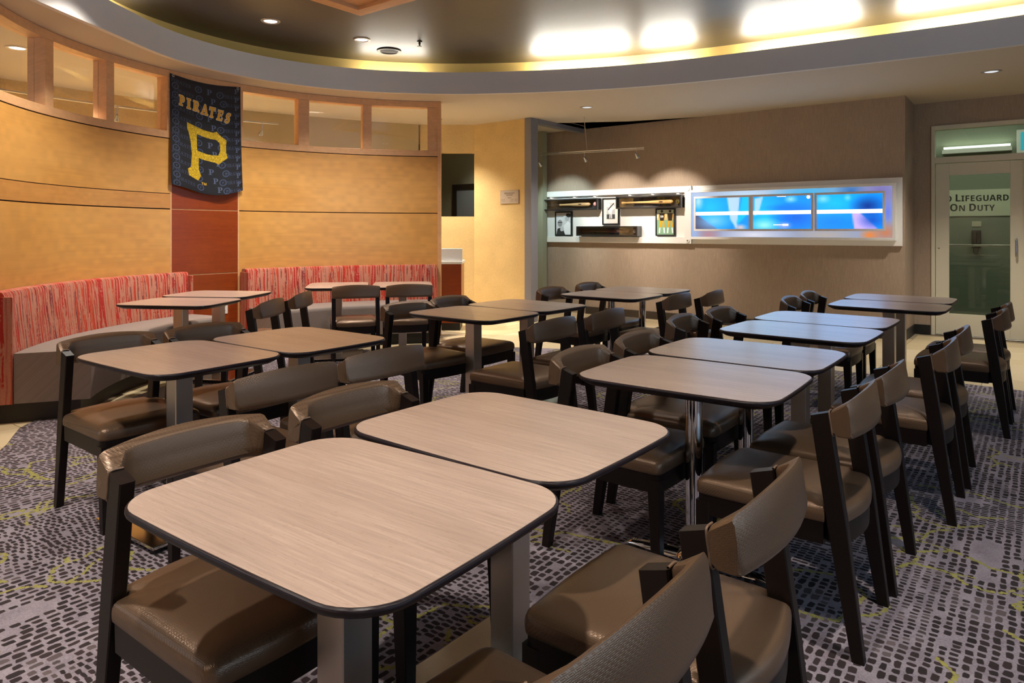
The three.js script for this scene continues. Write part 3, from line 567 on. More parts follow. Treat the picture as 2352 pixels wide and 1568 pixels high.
const G_piping = (s) => { const z = (y) => -0.2185 + (y - 0.75) * 0.147, x = s * 0.2225; return tube([new THREE.Vector3(s * 0.19, 0.678, z(0.678)), new THREE.Vector3(x - s * 0.004, 0.679, z(0.679)), new THREE.Vector3(x, 0.686, z(0.686)), new THREE.Vector3(x, 0.71, z(0.71)), new THREE.Vector3(x, 0.742, z(0.742)), new THREE.Vector3(x - s * 0.004, 0.752, z(0.752)), new THREE.Vector3(s * 0.19, 0.753, z(0.753))], 0.0028, 6, 28); };
function makeChair() {
  const t = new THREE.Group();
  part('seat', G_seat, M.vinyl, t, 'bronze basket-weave vinyl seat'); part('seat_rail', G_apron, M.espresso, t);
  for (const s of [-1, 1]) { part('leg', frontLeg(s), M.espresso, t); part('leg', rearPost(s), M.espresso, t, 'rear leg rising to carry the backrest'); }
  const b = part('backrest', G_pad, M.vinyl, t, 'curved bronze vinyl backrest'); for (const s of [-1, 1]) part('piping', G_piping(s), M.piping, b);
  return t;
}
const protoChair = makeChair();
function placeChair(x, q, turn, label) {                                // turn: 0 faces +x
  const t = protoChair.clone(); t.name = numbered('dining_chair'); scene.add(t); t.position.set(x, 0.006, -q); t.rotation.y = Math.PI / 2 + turn * Math.PI / 180;
  return tag(t, label, 'chair', 'brown vinyl dining chairs');
}
// rows of double tables: kind, [x, q] of both halves, posts of the chairs on the bench side and on the door side
const PAIRS = [
  { at: 'double table fourth from the glass door', kind: 'steel', tabs: [[-1.17, 0.945, 2], [-1.215, 1.575, -1]], L: [[-1.705, 0.935, 1], [-1.725, 1.476, 1]], R: [[-0.53, 0.89, -2], [-0.533, 1.48, 0]] },
  { at: 'double table third from the glass door', kind: 'chrome', tabs: [[-1.085, 2.585, 1], [-1.10, 3.225, 0]], L: [[-1.535, 2.59, 0], [-1.555, 3.16, 1]], R: [[-0.556, 2.525, 0], [-0.54, 3.03, -1]] },
  { at: 'double table second from the glass door', kind: 'steel', tabs: [[-1.095, 4.12, -1], [-1.105, 4.755, -1]], L: [[-1.68, 4.0, 3], [-1.65, 4.53, -2]], R: [[-0.432, 3.86, 0], [-0.42, 4.42, 1]] },
  { at: 'double table beside the glass door', kind: 'steel', tabs: [[-0.93, 5.93, 0], [-0.95, 6.58, 0]], L: [[-1.50, 5.63, 0], [-1.51, 6.2, 0]], R: [[-0.29, 5.60, 0], [-0.285, 6.08, 0]] },
  { at: 'double table beside the left bench', kind: 'steel', tabs: [[-3.11, 1.575, 2], [-3.10, 2.205, 1]], L: [[-3.62, 1.51, 0], [-3.59, 2.0, 1]], R: [[-2.35, 1.565, 0], [-2.375, 2.085, -1]] },
  { at: 'steel-legged double table between benches', kind: 'steel', tabs: [[-3.12, 3.63, -1], [-3.13, 4.265, -2]], L: [[-3.58, 3.48, -8], [-3.64, 4.04, 2]], R: [[-2.375, 3.41, 0], [-2.355, 4.0, 1]] },
  { at: 'double table before the yellow wall', kind: 'chrome', tabs: [[-3.045, 5.42, 0], [-3.055, 6.04, 1]], L: [[-3.50, 5.25, 0], [-3.52, 5.93, 0]], R: [[-2.46, 5.37, 0], [-2.34, 5.82, 3]] },
];
for (const p of PAIRS) {
  p.tabs.forEach(([x, q, a], i) => placeTable(p.kind, x, q, a, `wood-look table on ${p.kind} column, ${i ? 'display-wall' : 'lobby'} half of ${p.at}`));
  p.L.forEach(([x, q, a], i) => placeChair(x + 0.19, q, a, `brown vinyl chair, bench side, ${i ? 'display-wall' : 'lobby'} end of ${p.at}`));
  p.R.forEach(([x, q, a], i) => placeChair(x - 0.19, q, 180 + a, `brown vinyl chair, door side, ${i ? 'display-wall' : 'lobby'} end of ${p.at}`));
}
placeTable('steel', -5.47, 2.78, 30, 'wood-look table standing over the left bench, lobby half of the pair');
placeTable('steel', -5.88, 3.33, 30, 'wood-look table standing over the left bench, pillar half of the pair');
placeTable('steel', -5.83, 4.62, -42, 'wood-look table over the far bench, half nearer the cherry pillar');
placeTable('steel', -5.37, 5.10, -44, 'wood-look table over the far bench, half nearer the cherry cabinet');
placeChair(-4.84, 2.89, 180 + 34, 'brown vinyl chair facing the left bench, lobby end of its table pair');
placeChair(-5.17, 3.40, 180 + 36, 'brown vinyl chair facing the left bench, pillar end of its table pair');
placeChair(-5.39, 4.47, 180 - 36, 'brown vinyl chair facing the far bench, end nearer the cherry pillar');
placeChair(-5.07, 4.87, 180 - 38, 'brown vinyl chair facing the far bench, end nearer the cherry cabinet');

// ------------------------------------------------------------------ glazed door and what lies behind it
{
  const d = setting('door_1', 'cream metal door with tall glass pane and transom window');
  const f = part('frame', mergeGeometries([rspan(-1.13, -1.09, 0, 2.65, Q1 - 0.02, Q1 + 0.12, 0.003), rspan(-0.17, -0.12, 0, 2.65, Q1 - 0.02, Q1 + 0.12, 0.003), rspan(-1.09, -0.17, 2.6, 2.65, Q1 - 0.02, Q1 + 0.12, 0.003), rspan(-1.09, -0.17, 2.175, 2.25, Q1 - 0.02, Q1 + 0.12, 0.003)]), M.cream, d);
  const l = part('leaf', mergeGeometries([rspan(-1.085, -0.94, 0.012, 2.166, Q1 + 0.02, Q1 + 0.065, 0.003), rspan(-0.315, -0.175, 0.012, 2.166, Q1 + 0.02, Q1 + 0.065, 0.003), rspan(-0.94, -0.315, 0.012, 0.28, Q1 + 0.02, Q1 + 0.065, 0.003), rspan(-0.94, -0.315, 2.02, 2.166, Q1 + 0.02, Q1 + 0.065, 0.003)]), M.cream, d);
  part('glass_pane', span(-0.94, -0.315, 0.28, 2.02, Q1 + 0.04, Q1 + 0.046), M.greenGlass, l);
  part('transom_pane', span(-1.09, -0.17, 2.25, 2.6, Q1 + 0.04, Q1 + 0.046), M.greenGlass, f);
  const hx = -0.255, hq = Q1 - 0.055;
  part('handle', tube([P(hx, 1.02, Q1 + 0.02), P(hx, 1.02, hq + 0.03), P(hx, 1.025, hq + 0.008), P(hx, 1.05, hq), P(hx, 1.12, hq), P(hx, 1.19, hq), P(hx, 1.215, hq + 0.008), P(hx, 1.22, hq + 0.03), P(hx, 1.22, Q1 + 0.02)], 0.011, 10, 60), M.satin, l);
  part('push_bar', rspan(-1.0, -0.25, 1.125, 1.15, Q1 + 0.1, Q1 + 0.13, 0.006), M.satin, l);
  part('door_viewer', cyl(0.008, 0.008, 0.006, -1.05, 1.1, Q1 + 0.018, 12), M.darkMetal, l);
  part('threshold', rspan(-1.13, -0.12, 0, 0.01, Q1, Q1 + 0.12, 0.003), M.satin, d);
}
const POOLQ = 12.6;
wallSpan('wall_pool', -4.0, 4.4, 0, 3.3, POOLQ, POOLQ + 0.1, M.greenWall, 'grey green wall of the pool room behind the door');
wallSpan('wall_pool_left', -4.1, -4.0, 0, 3.3, Q1 + 0.15, POOLQ, M.greenWall);
wallSpan('wall_pool_right', 4.3, 4.4, 0, 3.3, Q1 + 0.15, POOLQ, M.greenWall);
structMesh('ceiling_003', span(-4.1, 4.4, 3.3, 3.36, Q1 + 0.0, POOLQ + 0.1), M.whitePaint, 'pool room ceiling');
wallSpan('wall_pool_upper', -4.1, 4.4, 3.0, 3.3, Q1, Q1 + 0.15, M.greenWall);
structMesh('floor_001', span(-4.1, 4.4, -0.1, 0, Q1 + 0.15, POOLQ), M.greenWall, 'pool room floor');
{
  const tex = canvasTexture(1024, 320, (g, w, h) => {
    g.fillStyle = 'rgb(222,222,196)'; g.fillRect(0, 0, w, h); g.fillStyle = 'rgb(34,34,30)'; g.textBaseline = 'alphabetic';
    const caps = (parts, y, big, small) => { let tot = 0; for (const [s, b] of parts) { g.font = `bold ${b ? big : small}px sans-serif`; tot += g.measureText(s).width; } let x = (w - tot) / 2; for (const [s, b] of parts) { g.font = `bold ${b ? big : small}px sans-serif`; g.textAlign = 'left'; g.fillText(s, x, y); x += g.measureText(s).width; } };
    caps([['N', 1], ['O ', 0], ['L', 1], ['IFEGUARD', 0]], 140, 122, 98);
    caps([['O', 1], ['N ', 0], ['D', 1], ['UTY', 0]], 258, 122, 98);
  });
  const t = thing('lifeguard_sign', 'pale NO LIFEGUARD ON DUTY sign on the pool room wall', 'sign');
  const x0 = -1.50, x1 = -0.22, g = new THREE.BoxGeometry(x1 - x0, 0.40, 0.012); g.translate((x0 + x1) / 2, 1.745, -(POOLQ - 0.008));
  part('board', g, std({ map: tex, roughness: 0.5 }), t);
}
{
  const t = thing('wall_phone', 'dark emergency wall phone box behind the glass door', 'phone');
  part('box', rspan(-0.86, -0.74, 1.06, 1.33, POOLQ - 0.09, POOLQ - 0.002, 0.012), M.black, t); part('receiver', rspan(-0.84, -0.79, 1.12, 1.3, POOLQ - 0.13, POOLQ - 0.09, 0.015), M.darkMetal, t); part('cord', tube([P(-0.815, 1.12, POOLQ - 0.11), P(-0.83, 1.0, POOLQ - 0.12), P(-0.79, 0.97, POOLQ - 0.1), P(-0.77, 1.07, POOLQ - 0.06)], 0.005, 6, 20), M.black, t);
  const n = thing('notice_plate', 'small cream notice plate above the wall phone', 'notice'); part('plate', rspan(-0.86, -0.74, 1.385, 1.465, POOLQ - 0.01, POOLQ - 0.001, 0.003), M.cream, n);
}
{
  const t = thing('ceiling_light', 'long panel light on the pool room ceiling', 'ceiling light');
  part('housing', rspan(-2.3, 0.9, 3.24, 3.3, 11.3, 11.6, 0.01), M.whitePaint, t); part('light_diffuser', span(-2.25, 0.85, 3.225, 3.24, 11.33, 11.57), std({ color: 0x000000, emissive: new THREE.Color(0.95, 1.0, 0.9), emissiveIntensity: 3 }), t);
  area(P(-0.7, 3.215, 11.45), P(-0.7, 0, 11.45), 3.1, 0.24, 9.0, new THREE.Color(0.95, 1.0, 0.9));
  const w = thing('pool_window', 'cyan lit window high on the pool room wall', 'window');
  part('window_frame', rspan(-0.31, 0.32, 2.46, 2.80, POOLQ - 0.04, POOLQ - 0.002, 0.005), M.whitePaint, w); part('window_glow', span(-0.26, 0.27, 2.50, 2.76, POOLQ - 0.05, POOLQ - 0.04), std({ color: 0x000000, emissive: new THREE.Color(0.05, 0.55, 0.7), emissiveIntensity: 0.9 }), w);
  for (const [x0, x1, label] of [[-2.2, -1.33, 'short strip light high on the pool room wall'], [-1.24, -0.36, 'strip light beside the cyan window of the pool room']]) {
    const f = thing('strip_light', label, 'strip light', 'strip lights of the pool room');
    part('housing', rspan(x0, x1, 2.50, 2.56, POOLQ - 0.10, POOLQ - 0.002, 0.008), M.whitePaint, f); part('light_tube', rod(P(x0 + 0.02, 2.59, POOLQ - 0.06), P(x1 - 0.02, 2.59, POOLQ - 0.06), 0.018, 12), std({ color: 0x000000, emissive: new THREE.Color(0.9, 1.0, 0.86), emissiveIntensity: 2.4 }), f);
    area(P((x0 + x1) / 2, 2.62, POOLQ - 0.06), P((x0 + x1) / 2, 4, POOLQ - 0.055), x1 - x0, 0.03, 9, new THREE.Color(0.9, 1.0, 0.86));
  }
}

// ------------------------------------------------------------------ display unit on the taupe wall
const FQ = QB;                                                         // wall face
{
  const t = thing('display_frame', 'long white wall frame holding the baseball niche and the video screens', 'display frame');
  const x0 = -6.72, x1 = -1.345, y0 = 1.135, y1 = 1.965, xm0 = -4.10, xm1 = -4.0, fr = 0.07, q0 = FQ - 0.07;
  part('frame_rail', rspan(x0, xm0, y1 - 0.09, y1, q0, FQ, 0.004), M.whitePaint, t); part('frame_rail', rspan(x0, xm0, y0, y0 + 0.095, q0, FQ, 0.004), M.whitePaint, t);
  part('frame_stile', rspan(x0, x0 + 0.11, y0 + 0.095, y1 - 0.09, q0, FQ, 0.004), M.whitePaint, t); part('frame_stile', rspan(xm0, xm1, y0, y1, q0 - 0.004, FQ, 0.004), M.whitePaint, t);
  part('surround_panel', rspan(xm1, x1, y0, y1, q0 + 0.03, FQ, 0.004), M.whitePaint, t);
  part('niche_back', span(x0 + 0.1, xm0 + 0.01, y0 + 0.08, y1 - 0.08, FQ - 0.006, FQ - 0.001), M.whitePaint, t);
  for (const y of [y0 + 0.045, y1 - 0.045]) { const g = cyl(0.028, 0.03, 0.012, 0, 0, 0, 24); g.rotateX(Math.PI / 2); g.translate(-4.05, y, -(q0 - 0.01)); const k = part('round_bolt', g, M.whitePaint, t); const h = cyl(0.012, 0.012, 0.004, 0, 0, 0, 16); h.rotateX(Math.PI / 2); h.translate(-4.05, y, -(q0 - 0.017)); part('bolt_head', h, M.satin, k); }
  // picture panel glowing round the screens
  const px0 = -3.99, px1 = -1.44, py0 = 1.235, py1 = 1.865, qf = q0 - 0.03;
  const tex = canvasTexture(1024, 256, (g, w, h) => {
    g.fillStyle = '#9aa8cc'; g.fillRect(0, 0, w, h);
    const blob = (x, y, rx, ry, c) => { g.save(); g.translate(x * w, y * h); g.scale(rx * w, ry * h); const q = g.createRadialGradient(0, 0, 0, 0, 0, 1); q.addColorStop(0, c); q.addColorStop(1, c.replace(/[\d.]+\)$/, '0)')); g.fillStyle = q; g.fillRect(-1, -1, 2, 2); g.restore(); };
    blob(0.02, 0.5, 0.06, 0.9, 'rgba(170,205,255,1)'); blob(0.3, 0.08, 0.4, 0.3, 'rgba(205,232,255,1)'); blob(0.62, 0.08, 0.22, 0.25, 'rgba(70,190,250,1)'); blob(0.82, 0.08, 0.08, 0.25, 'rgba(60,120,190,1)'); blob(0.95, 0.1, 0.12, 0.4, 'rgba(130,120,190,1)');
    blob(0.98, 0.5, 0.03, 0.3, 'rgba(110,130,240,1)'); blob(0.97, 0.9, 0.08, 0.25, 'rgba(210,130,90,1)'); blob(0.9, 0.95, 0.05, 0.15, 'rgba(250,140,60,1)'); blob(0.7, 0.95, 0.2, 0.2, 'rgba(190,180,175,1)'); blob(0.35, 0.95, 0.22, 0.2, 'rgba(235,235,250,1)'); blob(0.1, 0.95, 0.08, 0.2, 'rgba(190,140,150,1)');
  });
  const g = new THREE.PlaneGeometry(px1 - px0, py1 - py0); g.translate((px0 + px1) / 2, (py0 + py1) / 2, -(qf + 0.012));
  part('light_panel', g, std({ color: 0x111111, emissive: 0xffffff, emissiveMap: tex, emissiveIntensity: 0.95, roughness: 0.4 }), t, 'blurred blue picture lit from behind');
  const rim = 0.035;
  part('inner_frame', mergeGeometries([rspan(px0 - 0.01, px1 + rim, py1, py1 + rim, qf - 0.008, q0 + 0.03, 0.003), rspan(px0 - 0.01, px1 + rim, py0 - rim, py0, qf - 0.008, q0 + 0.03, 0.003), rspan(px1, px1 + rim, py0, py1, qf - 0.008, q0 + 0.03, 0.003)]), M.whiteGloss, t);
}
// three video screens side by side
const screenArt = [
  (g, w, h, S, B) => { B(0.3, 0.3, 0.5, 0.7, 'rgba(20,175,250,1)'); S([[0.6, 0], [0.84, 0], [0.78, 1], [0.66, 0.7]], 'rgba(190,205,235,0.85)'); S([[0.88, 0], [1, 0], [1, 0.5], [0.86, 0.75], [0.78, 0.85]], 'rgba(10,180,245,0.9)'); S([[0, 0.5], [0.42, 1], [0, 1]], 'rgba(74,78,104,1)'); B(0.35, 0.75, 0.4, 0.35, 'rgba(120,190,250,0.9)'); B(0.85, 0.95, 0.15, 0.14, 'rgba(240,190,170,0.9)'); B(0.05, 0.1, 0.12, 0.35, 'rgba(190,215,245,0.9)'); },
  (g, w, h, S, B) => { B(0.2, 0.5, 0.4, 0.8, 'rgba(20,180,250,1)'); S([[0.02, 0.05], [0.18, 0], [0.1, 0.5], [0.02, 0.6]], 'rgba(185,205,235,0.8)'); B(0.75, 0.65, 0.5, 0.5, 'rgba(8,90,205,1)'); B(0.66, 0.1, 0.14, 0.14, 'rgba(150,210,235,0.95)'); B(0.2, 0.88, 0.34, 0.26, 'rgba(150,225,225,0.95)'); B(0.55, 0.9, 0.16, 0.16, 'rgba(170,160,210,0.9)'); B(0.5, 0.35, 0.4, 0.14, 'rgba(5,110,225,0.8)'); },
  (g, w, h, S, B) => { B(0.3, 0.25, 0.6, 0.6, 'rgba(15,175,250,1)'); B(0.78, 0.35, 0.3, 0.35, 'rgba(5,45,130,1)'); B(0.25, 0.8, 0.5, 0.4, 'rgba(10,120,245,1)'); S([[0.54, 0.52], [0.66, 0.52], [0.93, 1], [0.58, 1]], 'rgba(190,160,225,0.95)'); B(0.85, 0.75, 0.25, 0.3, 'rgba(10,60,170,0.8)'); B(0.1, 0.12, 0.14, 0.16, 'rgba(140,205,240,0.9)'); B(0.48, 0.1, 0.07, 0.12, 'rgba(120,200,240,0.9)'); },
];
[[-3.916, -3.164], [-3.105, -2.365], [-2.296, -1.544]].forEach(([a, b], k) => {
  const t = thing('video_screen', ['video screen with dark grey wedge at its lower left, beside baseball niche', 'video screen with mint and lilac patches, between the other two screens', 'video screen with lilac wedge on deep blue, nearest the glass door'][k], 'screen', 'blue video screens in the wall frame');
  const y0 = 1.345, y1 = 1.778, qf = FQ - 0.07 - 0.045, rim = 0.028;
  const tex = canvasTexture(768, 448, (g, w, h) => {
    g.fillStyle = '#0a86e8'; g.fillRect(0, 0, w, h);
    const B = (x, y, rx, ry, c) => { g.save(); g.translate(x * w, y * h); g.scale(rx * w, ry * h); const q = g.createRadialGradient(0, 0, 0, 0, 0, 1); q.addColorStop(0, c); q.addColorStop(1, c.replace(/[\d.]+\)$/, '0)')); g.fillStyle = q; g.fillRect(-1, -1, 2, 2); g.restore(); };
    const S = (pts, c) => { g.fillStyle = c; g.beginPath(); pts.forEach(([x, y], i) => i ? g.lineTo(x * w, y * h) : g.moveTo(x * w, y * h)); g.closePath(); g.fill(); };
    const small = document.createElement('canvas'); small.width = 40; small.height = 24; const sg = small.getContext('2d'), big = [g, w, h];
    sg.fillStyle = '#0a86e8'; sg.fillRect(0, 0, 40, 24); g = sg; w = 40; h = 24; screenArt[k](g, w, h, S, B); [g, w, h] = big;
    g.imageSmoothingEnabled = true; g.drawImage(small, 0, 0, w, h);
    g.fillStyle = '#ffffff'; g.fillRect(0, h * 0.44, w, h * 0.115);
    if (k === 1) { g.fillRect(w * 0.42, 2, w * 0.16, 8); g.fillRect(w * 0.36, h * 0.86, w * 0.18, 12); g.fillRect(w * 0.52, h * 0.845, w * 0.1, 26); g.beginPath(); g.arc(w * 0.955, h * 0.05, 24, 0, 7); g.fill(); }
  });
  part('bezel', mergeGeometries([rspan(a - rim, b + rim, y1, y1 + rim, qf, FQ - 0.1, 0.003), rspan(a - rim, b + rim, y0 - rim, y0, qf, FQ - 0.1, 0.003), rspan(a - rim, a, y0, y1, qf, FQ - 0.1, 0.003), rspan(b, b + rim, y0, y1, qf, FQ - 0.1, 0.003)]), std({ color: rgb(228, 222, 222), roughness: 0.45 }), t);
  const g = new THREE.PlaneGeometry(b - a, y1 - y0); g.translate((a + b) / 2, (y0 + y1) / 2, -(qf + 0.008));
  part('screen_display', g, std({ color: 0x050505, emissive: 0xffffff, emissiveMap: tex, emissiveIntensity: 1.45, roughness: 0.2 }), t);
  area(P((a + b) / 2, (y0 + y1) / 2, qf - 0.012), P((a + b) / 2, (y0 + y1) / 2, 0), b - a, y1 - y0, 3.4, [new THREE.Color(0.42, 0.7, 1), new THREE.Color(0.36, 0.66, 1), new THREE.Color(0.32, 0.6, 1)][k]);
});

// bats and balls in shallow cases, framed photographs
const lathe = (pts, seg = 24) => new THREE.LatheGeometry(pts.map(([a, b]) => new THREE.Vector2(a, b)), seg);
const batGeo = (() => { const L = 0.84, pr = []; for (let k = 0; k <= 30; k++) { const t = k / 30; let r = t < 0.02 ? 0.016 + t * 0.3 : t < 0.05 ? 0.022 - (t - 0.02) * 0.33 : t < 0.45 ? 0.0125 + (t - 0.05) * 0.012 : t < 0.78 ? 0.0173 + 0.0157 * (0.5 - 0.5 * Math.cos((t - 0.45) / 0.33 * Math.PI)) : 0.033; if (t > 0.97) r *= Math.sqrt(Math.max(0, 1 - ((t - 0.97) / 0.03) ** 2)) * 0.6 + 0.4; pr.push([r, t * L - L / 2]); } pr.unshift([0, -L / 2]); pr.push([0, L / 2]); const g = lathe(pr, 20); g.rotateZ(-Math.PI / 2); return g; })();
const batMats = [
  { body: veneer(256, 128, 0.4, 0.12, [214, 170, 118], [190, 140, 90], [226, 186, 138], { fine: 40, s: 121 }), mark: '#5a3a22' },
  { body: veneer(256, 128, 0.4, 0.12, [226, 180, 112], [206, 154, 84], [236, 196, 134], { fine: 40, s: 131 }), mark: '#3a2a18' },
  { body: veneer(256, 128, 0.4, 0.12, [92, 26, 20], [64, 14, 12], [110, 40, 30], { fine: 40, s: 141 }), mark: '#e8d8c8' },
];
[[-6.585, -5.50, 1.652, 1.832, 'half-dark baseball bat with pale barrel in the niche case next to the yellow wall', 'red and white baseball beside the half-dark bat', 'black bat display case under the niche lights, nearest the yellow wall'],
  [-5.175, -4.115, 1.655, 1.84, 'long pale ash baseball bat in the display case nearest the screens', 'gold and black baseball beside the pale bat', 'black bat display case under the niche lights, nearest the screens'],
  [-5.885, -4.81, 1.24, 1.392, 'dark red baseball bat with white lettering in the lowest case', 'grey baseball beside the dark red bat', 'black bat display case on the bottom ledge of the niche']].forEach(([a, b, y0, y1, batLabel, ballLabel, caseLabel], k) => {
  const cx = (a + b) / 2, cy = (y0 + y1) / 2, qb = FQ - 0.008, qf = FQ - 0.16, r = 0.022;
  const c = thing('bat_case', caseLabel, 'display case', 'bat cases in the wall niche');
  const bk = part('case_back', span(a + 0.004, b - 0.004, y0 + 0.004, y1 - 0.004, qb - 0.012, qb), M.black, c);
  part('case_frame', mergeGeometries([rspan(a, b, y1 - r, y1, qf, qb, 0.004), rspan(a, b, y0, y0 + r, qf, qb, 0.004), rspan(a, a + r, y0 + r, y1 - r, qf, qb, 0.004), rspan(b - r, b, y0 + r, y1 - r, qf, qb, 0.004)]), phys({ color: rgb(30, 29, 30), roughness: 0.28, clearcoat: 0.5, clearcoatRoughness: 0.2 }), c);
  part('glass_pane', span(a + r, b - r, y0 + r, y1 - r, qf + 0.012, qf + 0.015), M.glass, c);
  part('bat_cradle', mergeGeometries([span(cx - 0.28, cx - 0.265, cy - 0.03, cy - 0.012, qb - 0.06, qb - 0.012), span(cx + 0.14, cx + 0.155, cy - 0.045, cy - 0.032, qb - 0.06, qb - 0.012)]), M.darkMetal, c);
  const bt = thing('baseball_bat', batLabel, 'bat', 'baseball bats in the niche'); bt.position.copy(P(cx - 0.055, cy, qb - 0.055));
  const mm = phys({ map: batMats[k].body, roughness: 0.32, clearcoat: 0.4 });
  part('barrel', batGeo, mm, bt);
  if (k === 0) { const g = cyl(0.0185, 0.0145, 0.34, 0, 0, 0, 20); g.rotateZ(Math.PI / 2); g.translate(-0.23, 0, 0); part('dark_grip', g, M.black, bt); }
  const emb = new THREE.CylinderGeometry(0.0335, 0.0325, 0.07, 20, 1, true, -0.7, 1.4); emb.rotateZ(-Math.PI / 2); emb.rotateX(0); emb.translate(0.24, 0, 0);
  part('printed_emblem', (() => { const g = new THREE.SphereGeometry(1, 14, 8); g.scale(0.035, 0.012, 0.004); g.translate(0.24, 0, 0.031); return g; })(), std({ color: k === 2 ? rgb(220, 170, 140) : rgb(96, 66, 40), roughness: 0.5 }), bt);
  const bl = thing('baseball', ballLabel, 'ball', 'baseballs in the niche'); bl.position.copy(P(b - 0.085, cy - (k === 2 ? 0.0 : 0.0), qb - 0.055));
  part('cover', new THREE.SphereGeometry(0.037, 24, 16), std({ color: [rgb(214, 150, 146), rgb(46, 42, 20), rgb(168, 168, 160)][k], roughness: 0.55 }), bl);
  for (const s of [-1, 1]) { const pts = []; for (let i = 0; i <= 24; i++) { const u = i / 24 * Math.PI * 2; pts.push(new THREE.Vector3(Math.cos(u) * 0.026, Math.sin(u) * 0.026, s * 0.026 + Math.cos(2 * u) * 0.006).normalize().multiplyScalar(0.0372)); } part('stitching', tube(pts, 0.0012, 5, 40), std({ color: [rgb(190, 30, 40), rgb(220, 190, 30), rgb(150, 40, 40)][k], roughness: 0.7 }), bl); }
  if (k === 1) { const g = new THREE.SphereGeometry(0.0375, 20, 12, Math.PI * 0.9, Math.PI * 0.7, 0.7, 1.6); part('gold_panel', g, std({ color: rgb(210, 180, 30), roughness: 0.5 }), bl); }
});
// generic stand-in pictures: two men in caps, a fielder throwing, two players in black and gold
const photoArt = [
  (g, w, h) => { g.fillStyle = '#d8d8d8'; g.fillRect(0, 0, w, h); g.fillStyle = '#8c8c8c'; g.fillRect(0, h * 0.14, w * 0.5, h * 0.05); g.fillStyle = '#f4f4f4'; g.beginPath(); g.moveTo(w * 0.5, h * 0.6); g.lineTo(w * 0.8, h * 0.38); g.lineTo(w, h * 0.5); g.lineTo(w, h); g.lineTo(w * 0.6, h); g.fill(); g.fillStyle = '#b8b8b8'; g.beginPath(); g.ellipse(w * 0.75, h * 0.25, w * 0.15, h * 0.14, 0.2, 0, 7); g.fill(); g.fillStyle = '#2a2a2a'; g.beginPath(); g.ellipse(w * 0.84, h * 0.12, w * 0.18, h * 0.09, 0.2, 0, 7); g.fill(); g.fillStyle = '#dedede'; g.beginPath(); g.ellipse(w * 0.28, h * 0.33, w * 0.22, h * 0.13, -0.2, 0, 7); g.fill(); g.fillStyle = '#9a9a9a'; g.beginPath(); g.ellipse(w * 0.26, h * 0.48, w * 0.16, h * 0.16, 0, 0, 7); g.fill(); g.fillStyle = '#222'; g.fillRect(w * 0.1, h * 0.42, w * 0.32, h * 0.035); g.fillStyle = '#3a3a3a'; g.beginPath(); g.moveTo(0, h); g.lineTo(w * 0.1, h * 0.72); g.lineTo(w * 0.4, h * 0.66); g.lineTo(w * 0.62, h); g.fill(); g.fillStyle = '#cfcfcf'; g.beginPath(); g.ellipse(w * 0.4, h * 0.74, w * 0.12, h * 0.11, 0.4, 0, 7); g.fill(); },
  (g, w, h) => { g.fillStyle = '#c6c6c6'; g.fillRect(0, 0, w, h); g.fillStyle = '#e8e8e8'; for (const [x, y, r] of [[0.2, 0.15, 0.2], [0.7, 0.3, 0.25], [0.4, 0.55, 0.2]]) { g.beginPath(); g.ellipse(w * x, h * y, w * r * 1.2, h * r * 0.6, 0, 0, 7); g.fill(); } g.fillStyle = '#4c4c4c'; g.fillRect(0, h * 0.72, w, h * 0.28); g.strokeStyle = '#2a2a2a'; g.lineCap = 'round'; g.lineWidth = w * 0.1; g.beginPath(); g.moveTo(w * 0.85, h * 0.05); g.lineTo(w * 0.5, h * 0.25); g.lineTo(w * 0.2, h * 0.42); g.stroke(); g.fillStyle = '#fafafa'; g.beginPath(); g.ellipse(w * 0.5, h * 0.48, w * 0.17, h * 0.17, 0, 0, 7); g.fill(); g.strokeStyle = '#f2f2f2'; g.lineWidth = w * 0.12; for (const x of [0.42, 0.58]) { g.beginPath(); g.moveTo(w * x, h * 0.6); g.lineTo(w * (x * 1.3 - 0.15), h * 0.95); g.stroke(); } g.fillStyle = '#555'; g.beginPath(); g.ellipse(w * 0.5, h * 0.24, w * 0.07, h * 0.06, 0, 0, 7); g.fill(); },
  (g, w, h) => { g.fillStyle = '#7fa584'; g.fillRect(0, 0, w, h); g.fillStyle = '#c8d6c0'; g.fillRect(0, 0, w, h * 0.34); g.fillStyle = '#e4e8dc'; g.fillRect(0, h * 0.36, w, h * 0.03); for (const [x, s] of [[0.3, 1], [0.78, 0.95]]) { g.fillStyle = '#241c14'; g.beginPath(); g.ellipse(w * x, h * 0.06, w * 0.08, h * 0.055, 0, 0, 7); g.fill(); g.fillStyle = '#241c14'; g.beginPath(); g.moveTo(w * (x - 0.17 * s), h * 0.14); g.lineTo(w * (x + 0.17 * s), h * 0.14); g.lineTo(w * (x + 0.11), h * 0.44); g.lineTo(w * (x - 0.11), h * 0.44); g.fill(); g.fillStyle = '#f2f2ee'; g.font = `bold ${h * 0.13 | 0}px sans-serif`; g.textAlign = 'center'; if (x < 0.5) g.fillText('59', w * x, h * 0.32); g.strokeStyle = '#e0980f'; g.lineWidth = w * 0.10; for (const d of [-0.06, 0.07]) { g.beginPath(); g.moveTo(w * (x + d), h * 0.44); g.lineTo(w * (x + d * 1.7), h * 0.70); g.stroke(); } g.strokeStyle = '#f4f4f0'; g.lineWidth = w * 0.075; for (const d of [-0.12, 0.12]) { g.beginPath(); g.moveTo(w * (x + d), h * 0.72); g.lineTo(w * (x + d * 1.25), h * 0.94); g.stroke(); } g.strokeStyle = '#d8952a'; g.lineWidth = w * 0.06; for (const d of [-0.17, 0.17]) { g.beginPath(); g.moveTo(w * (x + d), h * 0.18); g.lineTo(w * (x + d * 1.05), h * 0.42); g.stroke(); } } },
];
